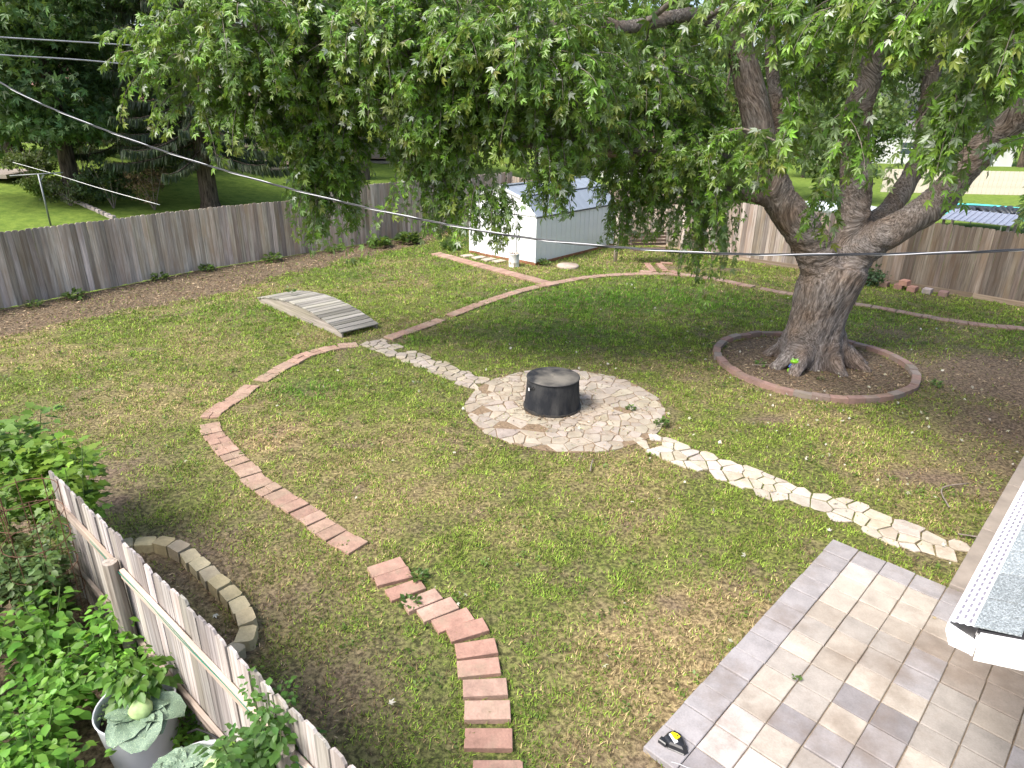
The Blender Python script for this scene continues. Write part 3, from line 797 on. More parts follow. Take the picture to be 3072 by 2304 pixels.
def hl(f): return 1.83 if f < 0.55 else min(2.10, 1.83 + (f - 0.55) * 2.4)
fence('long grey weathered dog-ear fence behind the mulch strip', FENCE_L, hl, 'picket', lambda f: (1.48, 1.40, 1.30) if f < 0.4 else (1.42, 1.32, 1.20), group='dog-ear fences round the yard')
fr = fence('brown dog-ear fence behind the big maple, tree shade in its tint', FENCE_R, 1.90, 'picket', lambda f: (0.92, 0.875, 0.82) if f < 0.62 else (0.58, 0.52, 0.455), group='dog-ear fences round the yard')  # darker brown tint holds the maple's shade as well as the wood's colour
for a, b in zip(FENCE_R, FENCE_R[1:]):
    ang = math.atan2(b[1] - a[1], b[0] - a[0]); L_ = math.hypot(b[0] - a[0], b[1] - a[1])
    MB().box((0, 0, 0.0), (L_, 0.035, 0.14)).obj('kickboard', M['rail'], fr, loc=((a[0] + b[0]) / 2 - FENCE_R[0][0] + math.sin(ang) * 0.045, (a[1] + b[1]) / 2 - FENCE_R[0][1] - math.cos(ang) * 0.045, 0.06), rot=(0, 0, ang), color=(0.8, 0.72, 0.62))

# the near garden fence: rails and posts on the camera's side
ff = fence('bleached picket fence with rails, green wire and a strap beside the vegetable garden', FENCE_F, 1.55, 'picket_pale', (1.0, 0.99, 0.98), pitch=0.142, rails=(), rail_side=-1, posts=False, ragged=0.014, lean=0.006)
fa = math.atan2(FENCE_F[1][1] - FENCE_F[0][1], FENCE_F[1][0] - FENCE_F[0][0]); fL = math.hypot(FENCE_F[1][0] - FENCE_F[0][0], FENCE_F[1][1] - FENCE_F[0][1])
def fpt(s, off, z): return (math.cos(fa) * s + math.sin(fa) * off, math.sin(fa) * s - math.cos(fa) * off, z)   # off>0: towards the garden
for (s0, s1, z) in ((0.0, 1.42, 1.20), (1.56, fL, 1.19), (0.0, fL, 0.45)):
    MB().box((0, 0, 0), (s1 - s0, 0.038, 0.088), 0, 0.006).obj('rail', M['rail'], ff, loc=fpt((s0 + s1) / 2, 0.031, z), rot=(0.02, 0.004, fa), color=(1.05, 1.0, 0.97))
for s in (1.49, 4.1):
    MB().tube([(0, 0, 0), (0.004, 0, 0.5), (0, 0.004, 1.0), (0, 0, 1.30)], [0.068, 0.064, 0.062, 0.058], 10).obj('post', M['picket_pale'], ff, loc=fpt(s, 0.085, 0), rot=(0, 0, 0.3), color=(1.0, 0.95, 0.88))
gw = m_plain('green_wire', (0.02, 0.16, 0.11), 0.5)
for q in range(2):
    MB().tube([fpt(s, 0.054 + 0.004 * math.sin(s * 5 + q), 1.222 - 0.012 * q + 0.008 * math.sin(s * 3.1 + q * 2)) for s in np.linspace(0.9, fL - 0.9, 40)], 0.0022, 5).obj('garden_wire', gw, ff)
bs = m_plain('black_strap_rubber', (0.012, 0.012, 0.013), 0.5)
sp = 3.05
MB().tube([fpt(sp - 0.34, 0.16, 0.40), fpt(sp - 0.25, 0.12, 0.475), fpt(sp - 0.12, 0.075, 0.485), fpt(sp, 0.06, 0.50), fpt(sp + 0.05, 0.056, 0.50)], 0.009, 6).add(*tube([fpt(sp - 0.01, 0.004 + 0.056 * 1, 0.41), fpt(sp, 0.062, 0.45), fpt(sp + 0.01, 0.06, 0.505)], 0.012, 6)).obj('strap', bs, ff, True)

# ------------------------------------------------------------------ metal shed
SH = thing('metal_shed', (0.696, 21.89, 0), math.atan2(-0.64, 0.768), 'white metal garden shed with a grey gambrel roof beyond the lawn', 'shed')
paint = m_plain('shed_paint', (0.72, 0.755, 0.765), 0.42, 0.06, 1.5, 0.45, 0.0, 0.05)
roofp = m_plain('shed_roof_metal', (0.30, 0.335, 0.37), 0.38, 0.12, 1.2, 0.5, 0.25)
trimd = m_plain('shed_dark_trim', (0.10, 0.11, 0.12), 0.5)
SW, SL, SE, SB, SI, SPK = 2.90, 4.65, 1.60, 2.10, 0.60, 2.36
npn = 17
pw = SL / npn
for side_x, sgn in ((0.0, 1), (-SW, -1)):
    pm = MB().box((0, 0, 0.04 + SE / 2), (0.02, pw - 0.006, SE - 0.08), 0, 0)
    pm.box((sgn * 0.014, -pw / 2 + 0.012, 0.04 + SE / 2), (0.016, 0.022, SE - 0.08))
    pm = pm.mesh('wall_panel', paint)
    for k in range(npn): link('wall_panel', pm, SH, (side_x, (k + 0.5) * pw, 0))
# front: narrow panels beside two sliding doors, gable above
for x0, x1 in ((-0.26, 0), (-0.52, -0.26), (-0.78, -0.52), (-SW, -SW + 0.26), (-SW + 0.26, -SW + 0.5)):
    b = MB().box(((x0 + x1) / 2, 0.0, 0.04 + SE / 2), (x1 - x0 - 0.006, 0.02, SE - 0.08)); b.box((x0 + 0.012, -0.014, 0.04 + SE / 2), (0.022, 0.014, SE - 0.08)); b.obj('wall_panel', paint, SH)
for x0, x1 in ((-1.62, -0.80), (-2.42, -1.64)):
    d_o = MB().box(((x0 + x1) / 2, -0.02, 0.78), (x1 - x0, 0.022, 1.48)).obj('door', paint, SH)
    for q in range(1, 3):
        MB().box((x0 + (x1 - x0) * q / 3, -0.036, 0.78), (0.018, 0.012, 1.46)).obj('rib', paint, d_o)
    MB().box((x1 - 0.07, -0.045, 0.85), (0.03, 0.03, 0.14)).obj('handle', trimd, d_o)
MB().box((-SW / 2, -0.018, SE - 0.015), (SW, 0.05, 0.05)).obj('door_track', paint, SH)
prof = [(0, SE), (-SI, SB), (-SW / 2, SPK), (-SW + SI, SB), (-SW, SE)]
for y, nm in ((0.0, 'gable'), (SL, 'gable')):
    Vg = [(x, y - 0.01, z) for x, z in prof] + [(x, y + 0.01, z) for x, z in prof]
    n_ = 5
    link(nm, mesh(nm, Vg, [tuple(range(n_)), tuple(reversed(range(n_, 10)))] + [((i + 1) % n_, i, n_ + i, n_ + (i + 1) % n_) for i in range(n_)], paint), SH)
MB().box((-SW / 2, SL, SE / 2), (SW, 0.02, SE)).obj('back_wall', paint, SH)
# roof panels with raised seams
sl_ = [((0.06, SE - 0.045), (-SI, SB + 0.012)), ((-SI - 0.012, SB + 0.022), (-SW / 2, SPK + 0.03)), ((-SW / 2, SPK + 0.03), (-SW + SI + 0.012, SB + 0.022)), ((-SW + SI, SB + 0.012), (-SW - 0.06, SE - 0.045))]
nr = 11; rw = (SL + 0.16) / nr
for (x0, z0), (x1, z1) in sl_:
    L_ = math.hypot(x1 - x0, z1 - z0); an = math.atan2(z1 - z0, x1 - x0)
    b = MB().box((L_ / 2, 0, 0.0), (L_, rw - 0.004, 0.014)); b.box((L_ / 2, -rw / 2 + 0.012, 0.018), (L_, 0.022, 0.026))
    bm_ = b.mesh('roof_panel', roofp)
    for k in range(nr):
        link('roof_panel', bm_, SH, (x0, -0.08 + (k + 0.5) * rw, z0), (0, -an, 0))
MB().box((-SI + 0.0, SL / 2, SB + 0.038), (0.05, SL + 0.16, 0.02)).obj('roof_trim', trimd, SH)
MB().box((-SW / 2, SL / 2, SPK + 0.052), (0.16, SL + 0.17, 0.03)).obj('ridge_cap', roofp, SH)
MB().box((0.045, SL / 2, SE - 0.08), (0.02, SL + 0.14, 0.035)).obj('eave_trim', trimd, SH)
for (x, z), (x2, z2) in zip(prof, prof[1:]):
    MB().bar((x, -0.075, z + 0.0), (x2, -0.075, z2 + 0.0), 0.02, 0.07).obj('gable_trim', paint, SH)
for x, y in ((0.014, -0.014), (0.014, SL + 0.014), (-SW - 0.014, -0.014)):
    MB().box((x, y, SE / 2), (0.05, 0.05, SE)).obj('corner_trim', paint, SH)
MB().box((-SW / 2, SL / 2, 0.03), (SW + 0.08, SL + 0.08, 0.08)).obj('floor_frame', m_plain('rusty_frame', (0.24, 0.11, 0.06), 0.9, 0.3, 6), SH)
# paving scraps before the doors
for k, (x, y, w_, d_, a, c) in enumerate([(-1.2, 22.85, 0.42, 0.3, 0.7, (0.42, 0.36, 0.30)), (-0.85, 22.55, 0.45, 0.3, 0.75, (0.40, 0.35, 0.30)), (-1.6, 23.1, 0.4, 0.3, 0.6, (0.44, 0.37, 0.31)), (-0.5, 22.3, 0.4, 0.3, 0.72, (0.38, 0.33, 0.27))]):
    o = MB().box((0, 0, 0), (w_, d_, 0.05), 0, 0.006).obj('paving_slab', M['stone'], None, loc=(x, y, 0.015), rot=(0, 0, a), color=c)
    tag(o, 'pale concrete slab lying in front of the white shed doors', 'slab', 'loose slabs before the shed doors')

# ------------------------------------------------------------------ leaves
MAPLE_V = np.array([(0, 0, 0), (.17, .52, .05), (0, 1.0, -.10), (-.17, .52, .05), (.34, .17, .03), (.62, .60, -.08), (.17, .40, .04), (-.34, .17, .03), (-.62, .60, -.08), (-.17, .40, .04), (.22, -.06, 0), (.52, .10, -.07), (-.22, -.06, 0), (-.52, .10, -.07)])
MAPLE_V = MAPLE_V * np.array([0.95, 1.0, 1.3])
MAPLE_T = np.array([(0, 1, 2), (0, 2, 3), (0, 4, 5), (0, 5, 6), (0, 9, 8), (0, 8, 7), (0, 10, 11), (0, 13, 12)])
OVAL_V = np.array([(0, 0, 0), (.26, .28, .06), (.30, .55, .05), (0, 1.0, -.10), (-.30, .55, .05), (-.26, .28, .06), (0, .5, -.02)])
OVAL_T = np.array([(0, 1, 6), (1, 2, 6), (2, 3, 6), (3, 4, 6), (4, 5, 6), (5, 0, 6)])
DIAM_V = np.array([(0, 0, 0), (.32, .5, .05), (0, 1, 0), (-.32, .5, .05)])
DIAM_T = np.array([(0, 1, 2), (0, 2, 3)])

def unit(a): return a / np.maximum(1e-9, np.linalg.norm(a, axis=-1, keepdims=True))

def leaves_mesh(name, pos, axis, nrm, size, col, mat, TV=MAPLE_V, TT=MAPLE_T):
    axis = unit(axis); x = unit(np.cross(axis, nrm)); nz = np.cross(x, axis)
    n_ = len(pos); k = len(TV)
    V = pos[:, None, :] + size[:, None, None] * (TV[None, :, 0:1] * x[:, None, :] + TV[None, :, 1:2] * axis[:, None, :] + TV[None, :, 2:3] * nz[:, None, :])
    T = (np.arange(n_)[:, None, None] * k + TT[None]).reshape(-1, 3)
    return tri_mesh(name, V.reshape(-1, 3), T, mat, {'col': np.repeat(col, k, 0)})

def leaf_colors(n_, base, sd=0.16, young=None, ycol=(0.26, 0.24, 0.05)):
    c = np.array(base)[None] * np.exp(rng.normal(0, sd, (n_, 1))) * (1 + rng.normal(0, 0.06, (n_, 3)))
    if young is not None: c = c + (np.array(ycol)[None] - c) * young[:, None]
    return np.clip(c, 0.005, 0.9)

# ------------------------------------------------------------------ the silver maple
MT = thing('silver_maple_tree', (6.2, 13.15, 0), 0, 'huge multi-stemmed silver maple with drooping foliage over the yard', 'tree')
O = np.array([6.2, 13.15, 0.0])
LIMBS = [
    ([(6.22, 13.2, -0.1), (6.2, 13.2, 0.5), (6.22, 13.2, 1.0), (6.28, 13.2, 1.5), (6.4, 13.22, 2.0)], [0.66, 0.58, 0.56, 0.60, 0.62]),
    ([(6.25, 13.2, 1.3), (6.05, 13.18, 2.0), (5.62, 13.15, 2.6), (4.98, 13.1, 3.28), (4.54, 13.0, 4.09), (4.15, 12.9, 5.01), (3.74, 12.8, 5.94), (3.52, 12.7, 6.6), (3.1, 12.4, 8.2), (2.6, 12.2, 10)], [0.42, 0.40, 0.35, 0.31, 0.28, 0.25, 0.21, 0.19, 0.14, 0.08]),
    ([(4.9, 13.2, 3.4), (4.95, 13.5, 4.0), (5.0, 13.7, 4.5), (4.87, 13.8, 5.1), (4.73, 13.9, 5.7), (4.5, 14.0, 7.2), (4.3, 14.5, 9)], [0.13, 0.14, 0.13, 0.12, 0.12, 0.10, 0.05]),
    ([(6.4, 13.3, 1.5), (6.55, 13.3, 2.3), (6.57, 13.3, 2.7), (6.50, 13.3, 3.45), (6.2, 13.2, 4.74), (6.24, 13.1, 5.42), (6.2, 13.0, 6.28), (6.0, 12.8, 7.5), (5.7, 12.5, 10)], [0.40, 0.34, 0.31, 0.28, 0.25, 0.22, 0.20, 0.17, 0.07]),
    ([(6.55, 13.4, 1.7), (6.85, 13.6, 2.3), (7.2, 13.85, 2.68), (7.72, 14.2, 2.97), (8.15, 14.5, 3.55), (8.38, 14.7, 4.1), (8.39, 14.9, 5.2), (8.21, 15.0, 6.9), (8.3, 15.4, 9)], [0.34, 0.27, 0.24, 0.215, 0.20, 0.19, 0.17, 0.13, 0.06]),
    ([(6.35, 13.2, 1.4), (6.6, 13.15, 2.15), (6.9, 13.05, 2.5), (7.27, 12.9, 2.80), (7.70, 12.6, 3.36), (7.85, 12.3, 3.96), (8.0, 12.0, 4.45), (8.2, 11.6, 5.0), (8.6, 11.0, 6.2), (9.2, 10.3, 8)], [0.44, 0.39, 0.33, 0.30, 0.275, 0.26, 0.24, 0.21, 0.15, 0.07]),
    ([(3.85, 12.8, 5.8), (3.35, 12.7, 6.12), (2.9, 12.6, 6.24), (2.51, 12.5, 6.18), (2.04, 12.3, 6.06), (1.61, 12.2, 6.0), (1.22, 12.0, 6.08), (0.45, 11.8, 5.95), (-0.57, 11.8, 5.8), (-1.62, 12.0, 5.6), (-2.98, 12.2, 5.3), (-4.0, 12.3, 5.3), (-5.17, 12.4, 5.42)], [0.13, 0.12, 0.115, 0.12, 0.11, 0.105, 0.10, 0.085, 0.075, 0.06, 0.045, 0.035, 0.018]),
    ([(4.75, 13.1, 3.5), (4.2, 13.0, 3.9), (3.5, 12.8, 4.05), (2.5, 12.5, 4.1), (1.16, 12.2, 4.08), (0.59, 12.0, 4.12), (-0.42, 12.0, 4.36), (-1.69, 12.2, 4.56), (-3.16, 12.5, 4.70)], [0.10, 0.09, 0.085, 0.08, 0.075, 0.065, 0.05, 0.035, 0.02]),
    ([(4.95, 13.1, 3.25), (4.5, 13.05, 3.30), (4.22, 13.0, 3.36), (3.7, 12.9, 3.5)], [0.15, 0.14, 0.12, 0.06]),
]
for k in range(9):                                                     # root flare
    a = k * 2 * math.pi / 9 + random.uniform(-0.2, 0.2); e = random.uniform(0.85, 1.15)
    ca, sa = math.cos(a), math.sin(a)
    LIMBS.append(([(6.22 + 0.30 * ca, 13.2 + 0.30 * sa, 0.95), (6.22 + 0.46 * ca, 13.2 + 0.46 * sa, 0.42), (6.22 + 0.66 * e * ca, 13.2 + 0.66 * e * sa, 0.15), (6.22 + 1.0 * e * ca, 13.2 + 1.0 * e * sa, -0.06)], [0.18, 0.19, 0.17, 0.10]))
tb = MB(); skel_p = []; skel_t = []; skel_s = []; skel_r = []
for pts, rad in LIMBS:
    sp_ = spline(pts, 4); rr = [float(v[0]) for v in spline([(r,) for r in rad], 4)]
    sp_ = [p - O for p in sp_]
    tb.tube(sp_, rr, 14)
    s = 0.0
    for i in range(len(sp_) - 1):
        dlt = sp_[i + 1] - sp_[i]; l = float(np.linalg.norm(dlt))
        skel_p.append((sp_[i] + sp_[i + 1]) / 2); skel_t.append(dlt / l); skel_s.append(s + l / 2); skel_r.append(rr[i]); s += l
tmp = tb.obj('trunk', None)
md = tmp.modifiers.new('r', 'REMESH'); md.mode = 'VOXEL'; md.voxel_size = 0.038
ms = tmp.modifiers.new('s', 'SMOOTH'); ms.factor = 0.5; ms.iterations = 7
dg = bpy.context.evaluated_depsgraph_get()
tme = bpy.data.meshes.new_from_object(tmp.evaluated_get(dg))
bpy.data.objects.remove(tmp)
nv = len(tme.vertices); co = np.empty(nv * 3); tme.vertices.foreach_get('co', co); co = co.reshape(-1, 3)
no = np.empty(nv * 3); tme.vertices.foreach_get('normal', no); no = no.reshape(-1, 3)
SP = np.array(skel_p); STn = np.array(skel_t); SS = np.array(skel_s); SR = np.array(skel_r)
d2 = np.linalg.norm(co[:, None, :] - SP[None], axis=2) / SR[None]
w = np.exp(-(d2 - d2.min(1, keepdims=True)) * 4.0); w /= w.sum(1, keepdims=True)
tan = unit(w @ STn)
ax = (co * tan).sum(1)
perp = co - tan * ax[:, None]
bark = np.c_[perp + tan * (ax * 0.16)[:, None]]
disp = np.array([mnoise.fractal(Vector((b * 9.0).tolist()), 0.9, 2.0, 4) for b in bark])
disp2 = np.array([mnoise.noise(Vector((b * 3.2).tolist())) for b in bark])
amp = np.clip(np.interp(co[:, 2], [0, 2.5, 6], [0.030, 0.024, 0.010]), 0, 1)
co = co + no * (disp * amp + disp2 * amp * 1.6)[:, None]
tme.vertices.foreach_set('co', co.ravel().astype(np.float32))
at_ = tme.attributes.new('bark', 'FLOAT_VECTOR', 'POINT'); at_.data.foreach_set('vector', bark.ravel().astype(np.float32))
t = NT('maple_bark'); bv = t.n('Attribute', {'attribute_name': 'bark'}).outputs['Vector']
b1 = t.noise(bv, 26, 6, 0.62, 0.5); b2 = t.noise(bv, 75, 4, 0.6); b3 = t.noise(t.coord(), 1.8, 4)
h = t.math('ADD', t.math('MULTIPLY', b1, 0.7), t.math('MULTIPLY', b2, 0.3))
c = t.ramp(h, [(0.36, (0.045, 0.038, 0.034)), (0.50, (0.175, 0.152, 0.138)), (0.66, (0.40, 0.365, 0.345))])
c = t.mix(t.ramp(b3, [(0.42, 0.0), (0.66, 0.6)]), c, t.mix(1.0, c, (0.95, 0.72, 0.52), 'MULTIPLY'))
M['bark'] = t.surf(t.bsdf(c, 0.95, t.bump(h, 1.0, 0.045), 0.15))
tme.materials.clear(); tme.materials.append(M['bark'])
tme.polygons.foreach_set('use_smooth', [True] * len(tme.polygons))
link('trunk', tme, MT)

VOLS = [(-5.55, 12.50, 5.50, 0.85, 0.50, 50), (-5.45, 12.50, 4.75, 0.40, 0.35, 16), (-4.15, 12.00, 5.85, 1.25, 0.75, 120), (-4.1, 12.50, 5.15, 1.05, 0.55, 70), (-3.62, 13.00, 4.10, 0.50, 0.45, 30), (-2.36, 12.00, 5.85, 1.35, 0.85, 130), (-2.25, 12.30, 5.0, 0.90, 0.60, 80),
        (-0.84, 11.50, 5.75, 1.21, 0.90, 130), (-1.10, 12.00, 4.75, 0.80, 0.50, 75), (0.30, 11.00, 5.45, 1.16, 0.80, 120), (0.44, 12.00, 4.70, 0.93, 0.30, 48), (-0.45, 11.50, 4.2, 0.36, 0.15, 8), (0.51, 11.50, 4.15, 0.45, 0.15, 8), (2.17, 13.00, 5.35, 1.28, 0.95, 125), (2.55, 13.20, 4.65, 1.15, 0.40, 62),
        (2.34, 13.50, 3.85, 0.40, 0.25, 10), (3.45, 12.50, 3.75, 0.40, 0.25, 12), (3.95, 11.00, 4.25, 0.70, 0.20, 24), (3.05, 9.50, 6.05, 0.45, 0.30, 22), (3.95, 9.00, 5.95, 0.60, 0.35, 34), (4.75, 8.50, 5.95, 0.75, 0.45, 58), (4.60, 7.00, 5.85, 0.46, 0.40, 46), (5.75, 8.00, 5.25, 0.30, 0.2, 12), (5.62, 7.50, 4.45, 0.22, 0.10, 5),
        (3.04, 15.00, 6.39, 1.27, 0.64, 60), (-1.80, 13.50, 6.39, 2.86, 0.57, 130), (7.4, 14.8, 6.6, 1.8, 0.9, 80), (5.6, 12.2, 6.8, 1.3, 0.5, 50), (7.5, 10.5, 6.3, 1.2, 0.6, 56), (9.3, 13.0, 5.7, 0.9, 0.7, 56), (6.2, 9.6, 6.2, 0.9, 0.4, 36), (9.0, 13.8, 5.2, 0.8, 0.6, 50), (9.8, 12.2, 4.7, 0.5, 0.45, 30), (5.2, 8.2, 5.8, 0.30, 0.25, 18), (7.0, 15.0, 5.6, 0.7, 0.4, 26), (5.6, 14.8, 5.6, 0.6, 0.6, 30), (-4.75, 12.6, 4.65, 0.50, 0.40, 26), (-3.2, 12.8, 4.35, 0.55, 0.50, 36), (-3.6, 13.0, 3.55, 0.40, 0.40, 26), (1.2, 12.3, 4.40, 0.80, 0.30, 34), (3.0, 12.6, 4.15, 0.85, 0.32, 40), (-1.3, 12.1, 4.15, 0.45, 0.45, 40), (2.3, 13.5, 3.6, 0.35, 0.4, 18), (3.5, 12.5, 3.4, 0.35, 0.4, 18)]
LPTS = np.concatenate([np.array([p for p in spline(pts, 4)]) for pts, _ in LIMBS[:9]])
br_b = MB(); tw_b = MB()
Lp = []; La = []; Ln = []; Ls = []; Ly = []
def add_spray(p0, dirv, Ls_, nl, sc=1.0, twig=True, droop=0.62):
    tt = np.linspace(0.06, 1.0, nl)
    dirv = np.asarray(dirv, float)
    P_ = p0[None] + dirv[None] * (Ls_ * (tt - 0.35 * tt * tt))[:, None]
    P_[:, 2] -= droop * Ls_ * tt ** 1.7
    if twig:
        q = P_[:: max(1, nl // 4)]
        if len(q) > 1: tw_b.tube(q, list(np.linspace(0.008, 0.003, len(q))), 3, False)
    tg = unit(np.gradient(P_, axis=0))
    sd = np.cross(tg, np.array([0, 0, 1.0])); sd = unit(sd + 1e-6)
    sg = np.where(np.arange(nl) % 2 == 0, 1.0, -1.0)[:, None]
    a_ = tg * 0.45 + sd * sg * rng.uniform(0.2, 0.9, (nl, 1)) + np.array([0, 0, -1.0]) * rng.uniform(0.2, 1.0, (nl, 1)) + rng.normal(0, 0.32, (nl, 3))
    a_ = unit(a_)
    nn_ = np.array([0, 0, 0.8]) + dirv * 0.7 + rng.normal(0, 0.55, (nl, 3))
    pet = rng.uniform(0.02, 0.07, (nl, 1))
    Lp.append(P_ + a_ * pet * 0.6 + sd * sg * pet); La.append(a_); Ln.append(nn_)
    Ls.append((0.055 + 0.095 * rng.random(nl) ** 0.8) * sc)
    Ly.append(np.clip((tt - 0.72) * 1.5, 0, 1) * (rng.random() < 0.35) + (rng.random(nl) < 0.015) * 0.6)
for (cx, cy, cz, r_h, r_v, ns) in VOLS:
    c_ = np.array([cx, cy, cz])
    near = LPTS[np.argmin(np.linalg.norm(LPTS - c_ - np.array([0, 0, 0.2]), axis=1))]
    # a bough reaching into this mass
    midp = (near + c_) / 2 + np.array([0, 0, 0.35])
    end = c_ + np.array([(c_ - near)[0] * 0.1, (c_ - near)[1] * 0.1, 0.1])
    dl = float(np.linalg.norm(c_ - near))
    if dl > 0.25: br_b.tube(spline([near, midp, end], 5), list(np.linspace(min(0.05, 0.018 + 0.012 * dl), 0.010, 11)), 6, False)
    for k in range(int(ns * 1.25)):
        v = rng.normal(0, 1, 3); v /= np.linalg.norm(v); rr = rng.random() ** 0.45
        p = c_ + v * np.array([r_h, r_h * 0.75, r_v]) * rr
        out = v * np.array([1, 1, 0.25]); out /= np.linalg.norm(out)
        out = out + rng.normal(0, 0.35, 3) * np.array([1, 1, 0.4])
        add_spray(p + np.array([0, 0, 0.12]), out / np.linalg.norm(out), rng.uniform(0.40, 1.05), int(rng.integers(24, 40)), 1.0, True, rng.uniform(0.15, 0.75))
        if rng.random() < 0.13: br_b.tube(spline([c_ + (p - c_) * 0.1, (c_ + p) / 2 + np.array([0, 0, 0.12]), p], 3), list(np.linspace(0.012, 0.006, 7)), 4, False)
# long hanging streamers, each where it shows against the fences and the shed
for (x, y, z, L_) in [(-3.95, 13.0, 3.7, 0.9), (-3.5, 13.0, 3.55, 1.0), (-3.25, 13.1, 3.7, 0.8), (-3.7, 12.9, 3.6, 1.15), (-1.45, 12.2, 4.05, 1.2), (-1.25, 12.1, 3.95, 1.25), (-1.7, 12.2, 4.1, 0.9), (-1.05, 12.0, 3.9, 0.9), (-0.62, 11.5, 3.85, 0.85), (-0.45, 11.4, 3.8, 0.95), (-0.25, 11.4, 3.8, 0.6), (0.38, 11.4, 4.0, 0.6), (0.7, 11.5, 3.95, 0.55),
                      (2.2, 13.4, 3.7, 1.1), (2.45, 13.5, 3.65, 1.05), (2.05, 13.5, 3.6, 0.9), (2.9, 13.3, 3.7, 0.9), (3.5, 12.5, 3.6, 1.4), (3.62, 12.4, 3.4, 1.4), (3.3, 12.6, 3.6, 1.1), (3.75, 12.5, 3.5, 1.0), (4.35, 10.0, 4.1, 0.75), (5.62, 7.4, 4.45, 0.6), (4.88, 8.0, 5.5, 1.1), (4.93, 8.0, 5.2, 1.0), (4.85, 8.1, 5.0, 0.6), (4.1, 8.8, 5.1, 0.7), (4.1, 8.9, 4.9, 0.7), (3.55, 9.3, 5.1, 0.6)]:
    for k in range(6):
        v = rng.normal(0, 0.4, 3); v[2] = -0.5
        add_spray(np.array([x, y, z - 0.18]) + rng.normal(0, 0.12, 3), v, L_ * rng.uniform(0.8, 1.05), int(18 + 14 * L_), 1.0, True, 0.75)
# the rest of the crown above the picture: it shades the ground
for k in range(720):
    v = rng.normal(0, 1, 3); v /= np.linalg.norm(v); rr = rng.random() ** 0.4
    p = np.array([4.3, 12.9, 9.9]) + v * np.array([7.0, 6.0, 3.2]) * rr
    if p[2] < 6.9 + max(0, (p[1] - 12)) * 0.16: continue
    if p[1] < 10.8 or (p[0] < 1.0 and p[1] < 12.5): continue
    if p[0] < -1.0 and rng.random() < 0.5: continue
    add_spray(p, unit(v * np.array([1, 1, 0.3])), rng.uniform(0.9, 1.6), 14, 1.75, False)
LP = np.concatenate(Lp) - O; LA = np.concatenate(La); LN = np.concatenate(Ln); LS = np.concatenate(Ls); LY = np.concatenate(Ly)
lc = leaf_colors(len(LP), (0.115, 0.215, 0.026), 0.34, np.clip(LY, 0, 0.6))
flip = rng.random(len(LP)) < 0.035
lc[flip] = np.array([0.50, 0.56, 0.46]) * rng.uniform(0.8, 1.15, (flip.sum(), 1))
crown = link('crown', leaves_mesh('crown', LP, LA, LN, LS, lc, M['leaf']), MT)
crown['kind'] = 'stuff'
print('maple leaves', len(LP))
M['bough'] = m_plain('bough_bark', (0.17, 0.145, 0.125), 0.9, 0.35, 14, 0.2)
for mb_, nm in ((br_b, 'boughs'), (tw_b, 'twigs')):
    mb_.V = [(v[0] - O[0], v[1] - O[1], v[2] - O[2]) for v in mb_.V]
    o = mb_.obj(nm, M['bough'], MT, True); o['kind'] = 'stuff'

# ------------------------------------------------------------------ other trees
def crown_leaves(ells, n_, size, base, sd=0.25, droop=0.4, TV=DIAM_V, TT=DIAM_T, mat='leaf_bg', name='crown', clump=0.55, yel=0.0):
    """leaf clumps spread over ellipsoids (cx,cy,cz,rx,rz); returns a mesh in the same frame"""
    tot = sum(e[3] * e[3] * e[4] for e in ells)
    P_ = []; N_ = []; C_ = []
    for cx, cy, cz, rh, rv in ells:
        m = int(n_ * rh * rh * rv / tot)
        nc = max(6, m // 45)
        v = unit(rng.normal(0, 1, (nc, 3))); rr = rng.random((nc, 1)) ** 0.35
        cc_ = np.array([cx, cy, cz]) + v * rr * np.array([rh, rh, rv])
        tone = np.exp(rng.normal(0, sd * 0.7, nc))
        k = rng.integers(0, nc, m)
        P_.append(cc_[k] + rng.normal(0, clump, (m, 3)) * np.array([1, 1, 0.6])); N_.append(v[k] + rng.normal(0, 0.5, (m, 3)) + np.array([0, 0, 0.5])); C_.append(tone[k])
    P_ = np.concatenate(P_); N_ = np.concatenate(N_); C_ = np.concatenate(C_); m = len(P_)
    A_ = unit(rng.normal(0, 1, (m, 3)) + np.array([0, 0, -droop * 2]))
    col = leaf_colors(m, base, sd) * C_[:, None]
    if yel: 
        y_ = rng.random(m) < yel; col[y_] = np.array([0.30, 0.27, 0.04]) * rng.uniform(0.7, 1.1, (y_.sum(), 1))
    return leaves_mesh(name, P_, A_, N_, rng.uniform(0.7, 1.3, m) * size, col, M[mat], TV, TT)

def leaf_tree(name, label, x, y, h, tr, ells, n_, size, base, group=None, cat='tree', **k):
    z = float(terrain(x, y))
    th = thing(name, (x, y, z), 0, label, cat, group)
    b = MB(); b.tube(spline([(0, 0, -0.2), (0.1 * tr, 0, h * 0.3), (-0.1, 0.1, h * 0.6), (0, 0, h * 0.9)], 3), list(np.linspace(tr, tr * 0.25, 10)), 10, False)
    for e in ells[:6]:
        b.tube(spline([(0, 0, h * 0.35), (e[0] * 0.4, e[1] * 0.4, (h * 0.45 + e[2]) / 2), (e[0] * 0.9, e[1] * 0.9, e[2])], 3), list(np.linspace(tr * 0.4, tr * 0.1, 7)), 6, False)
    b.obj('trunk', M['bark_bg'], th, True)
    o = link('crown', crown_leaves(ells, n_, size, base, **k), th); o['kind'] = 'stuff'
    return th
t = NT('bark_plain'); co = t.mapping(t.coord(), (14, 14, 2.0)); h = t.noise(co, 1.0, 6, 0.65)
M['bark_bg'] = t.surf(t.bsdf(t.ramp(h, [(0.35, (0.03, 0.024, 0.02)), (0.65, (0.16, 0.125, 0.10))]), 0.95, t.bump(h, 0.8, 0.05), 0.1))

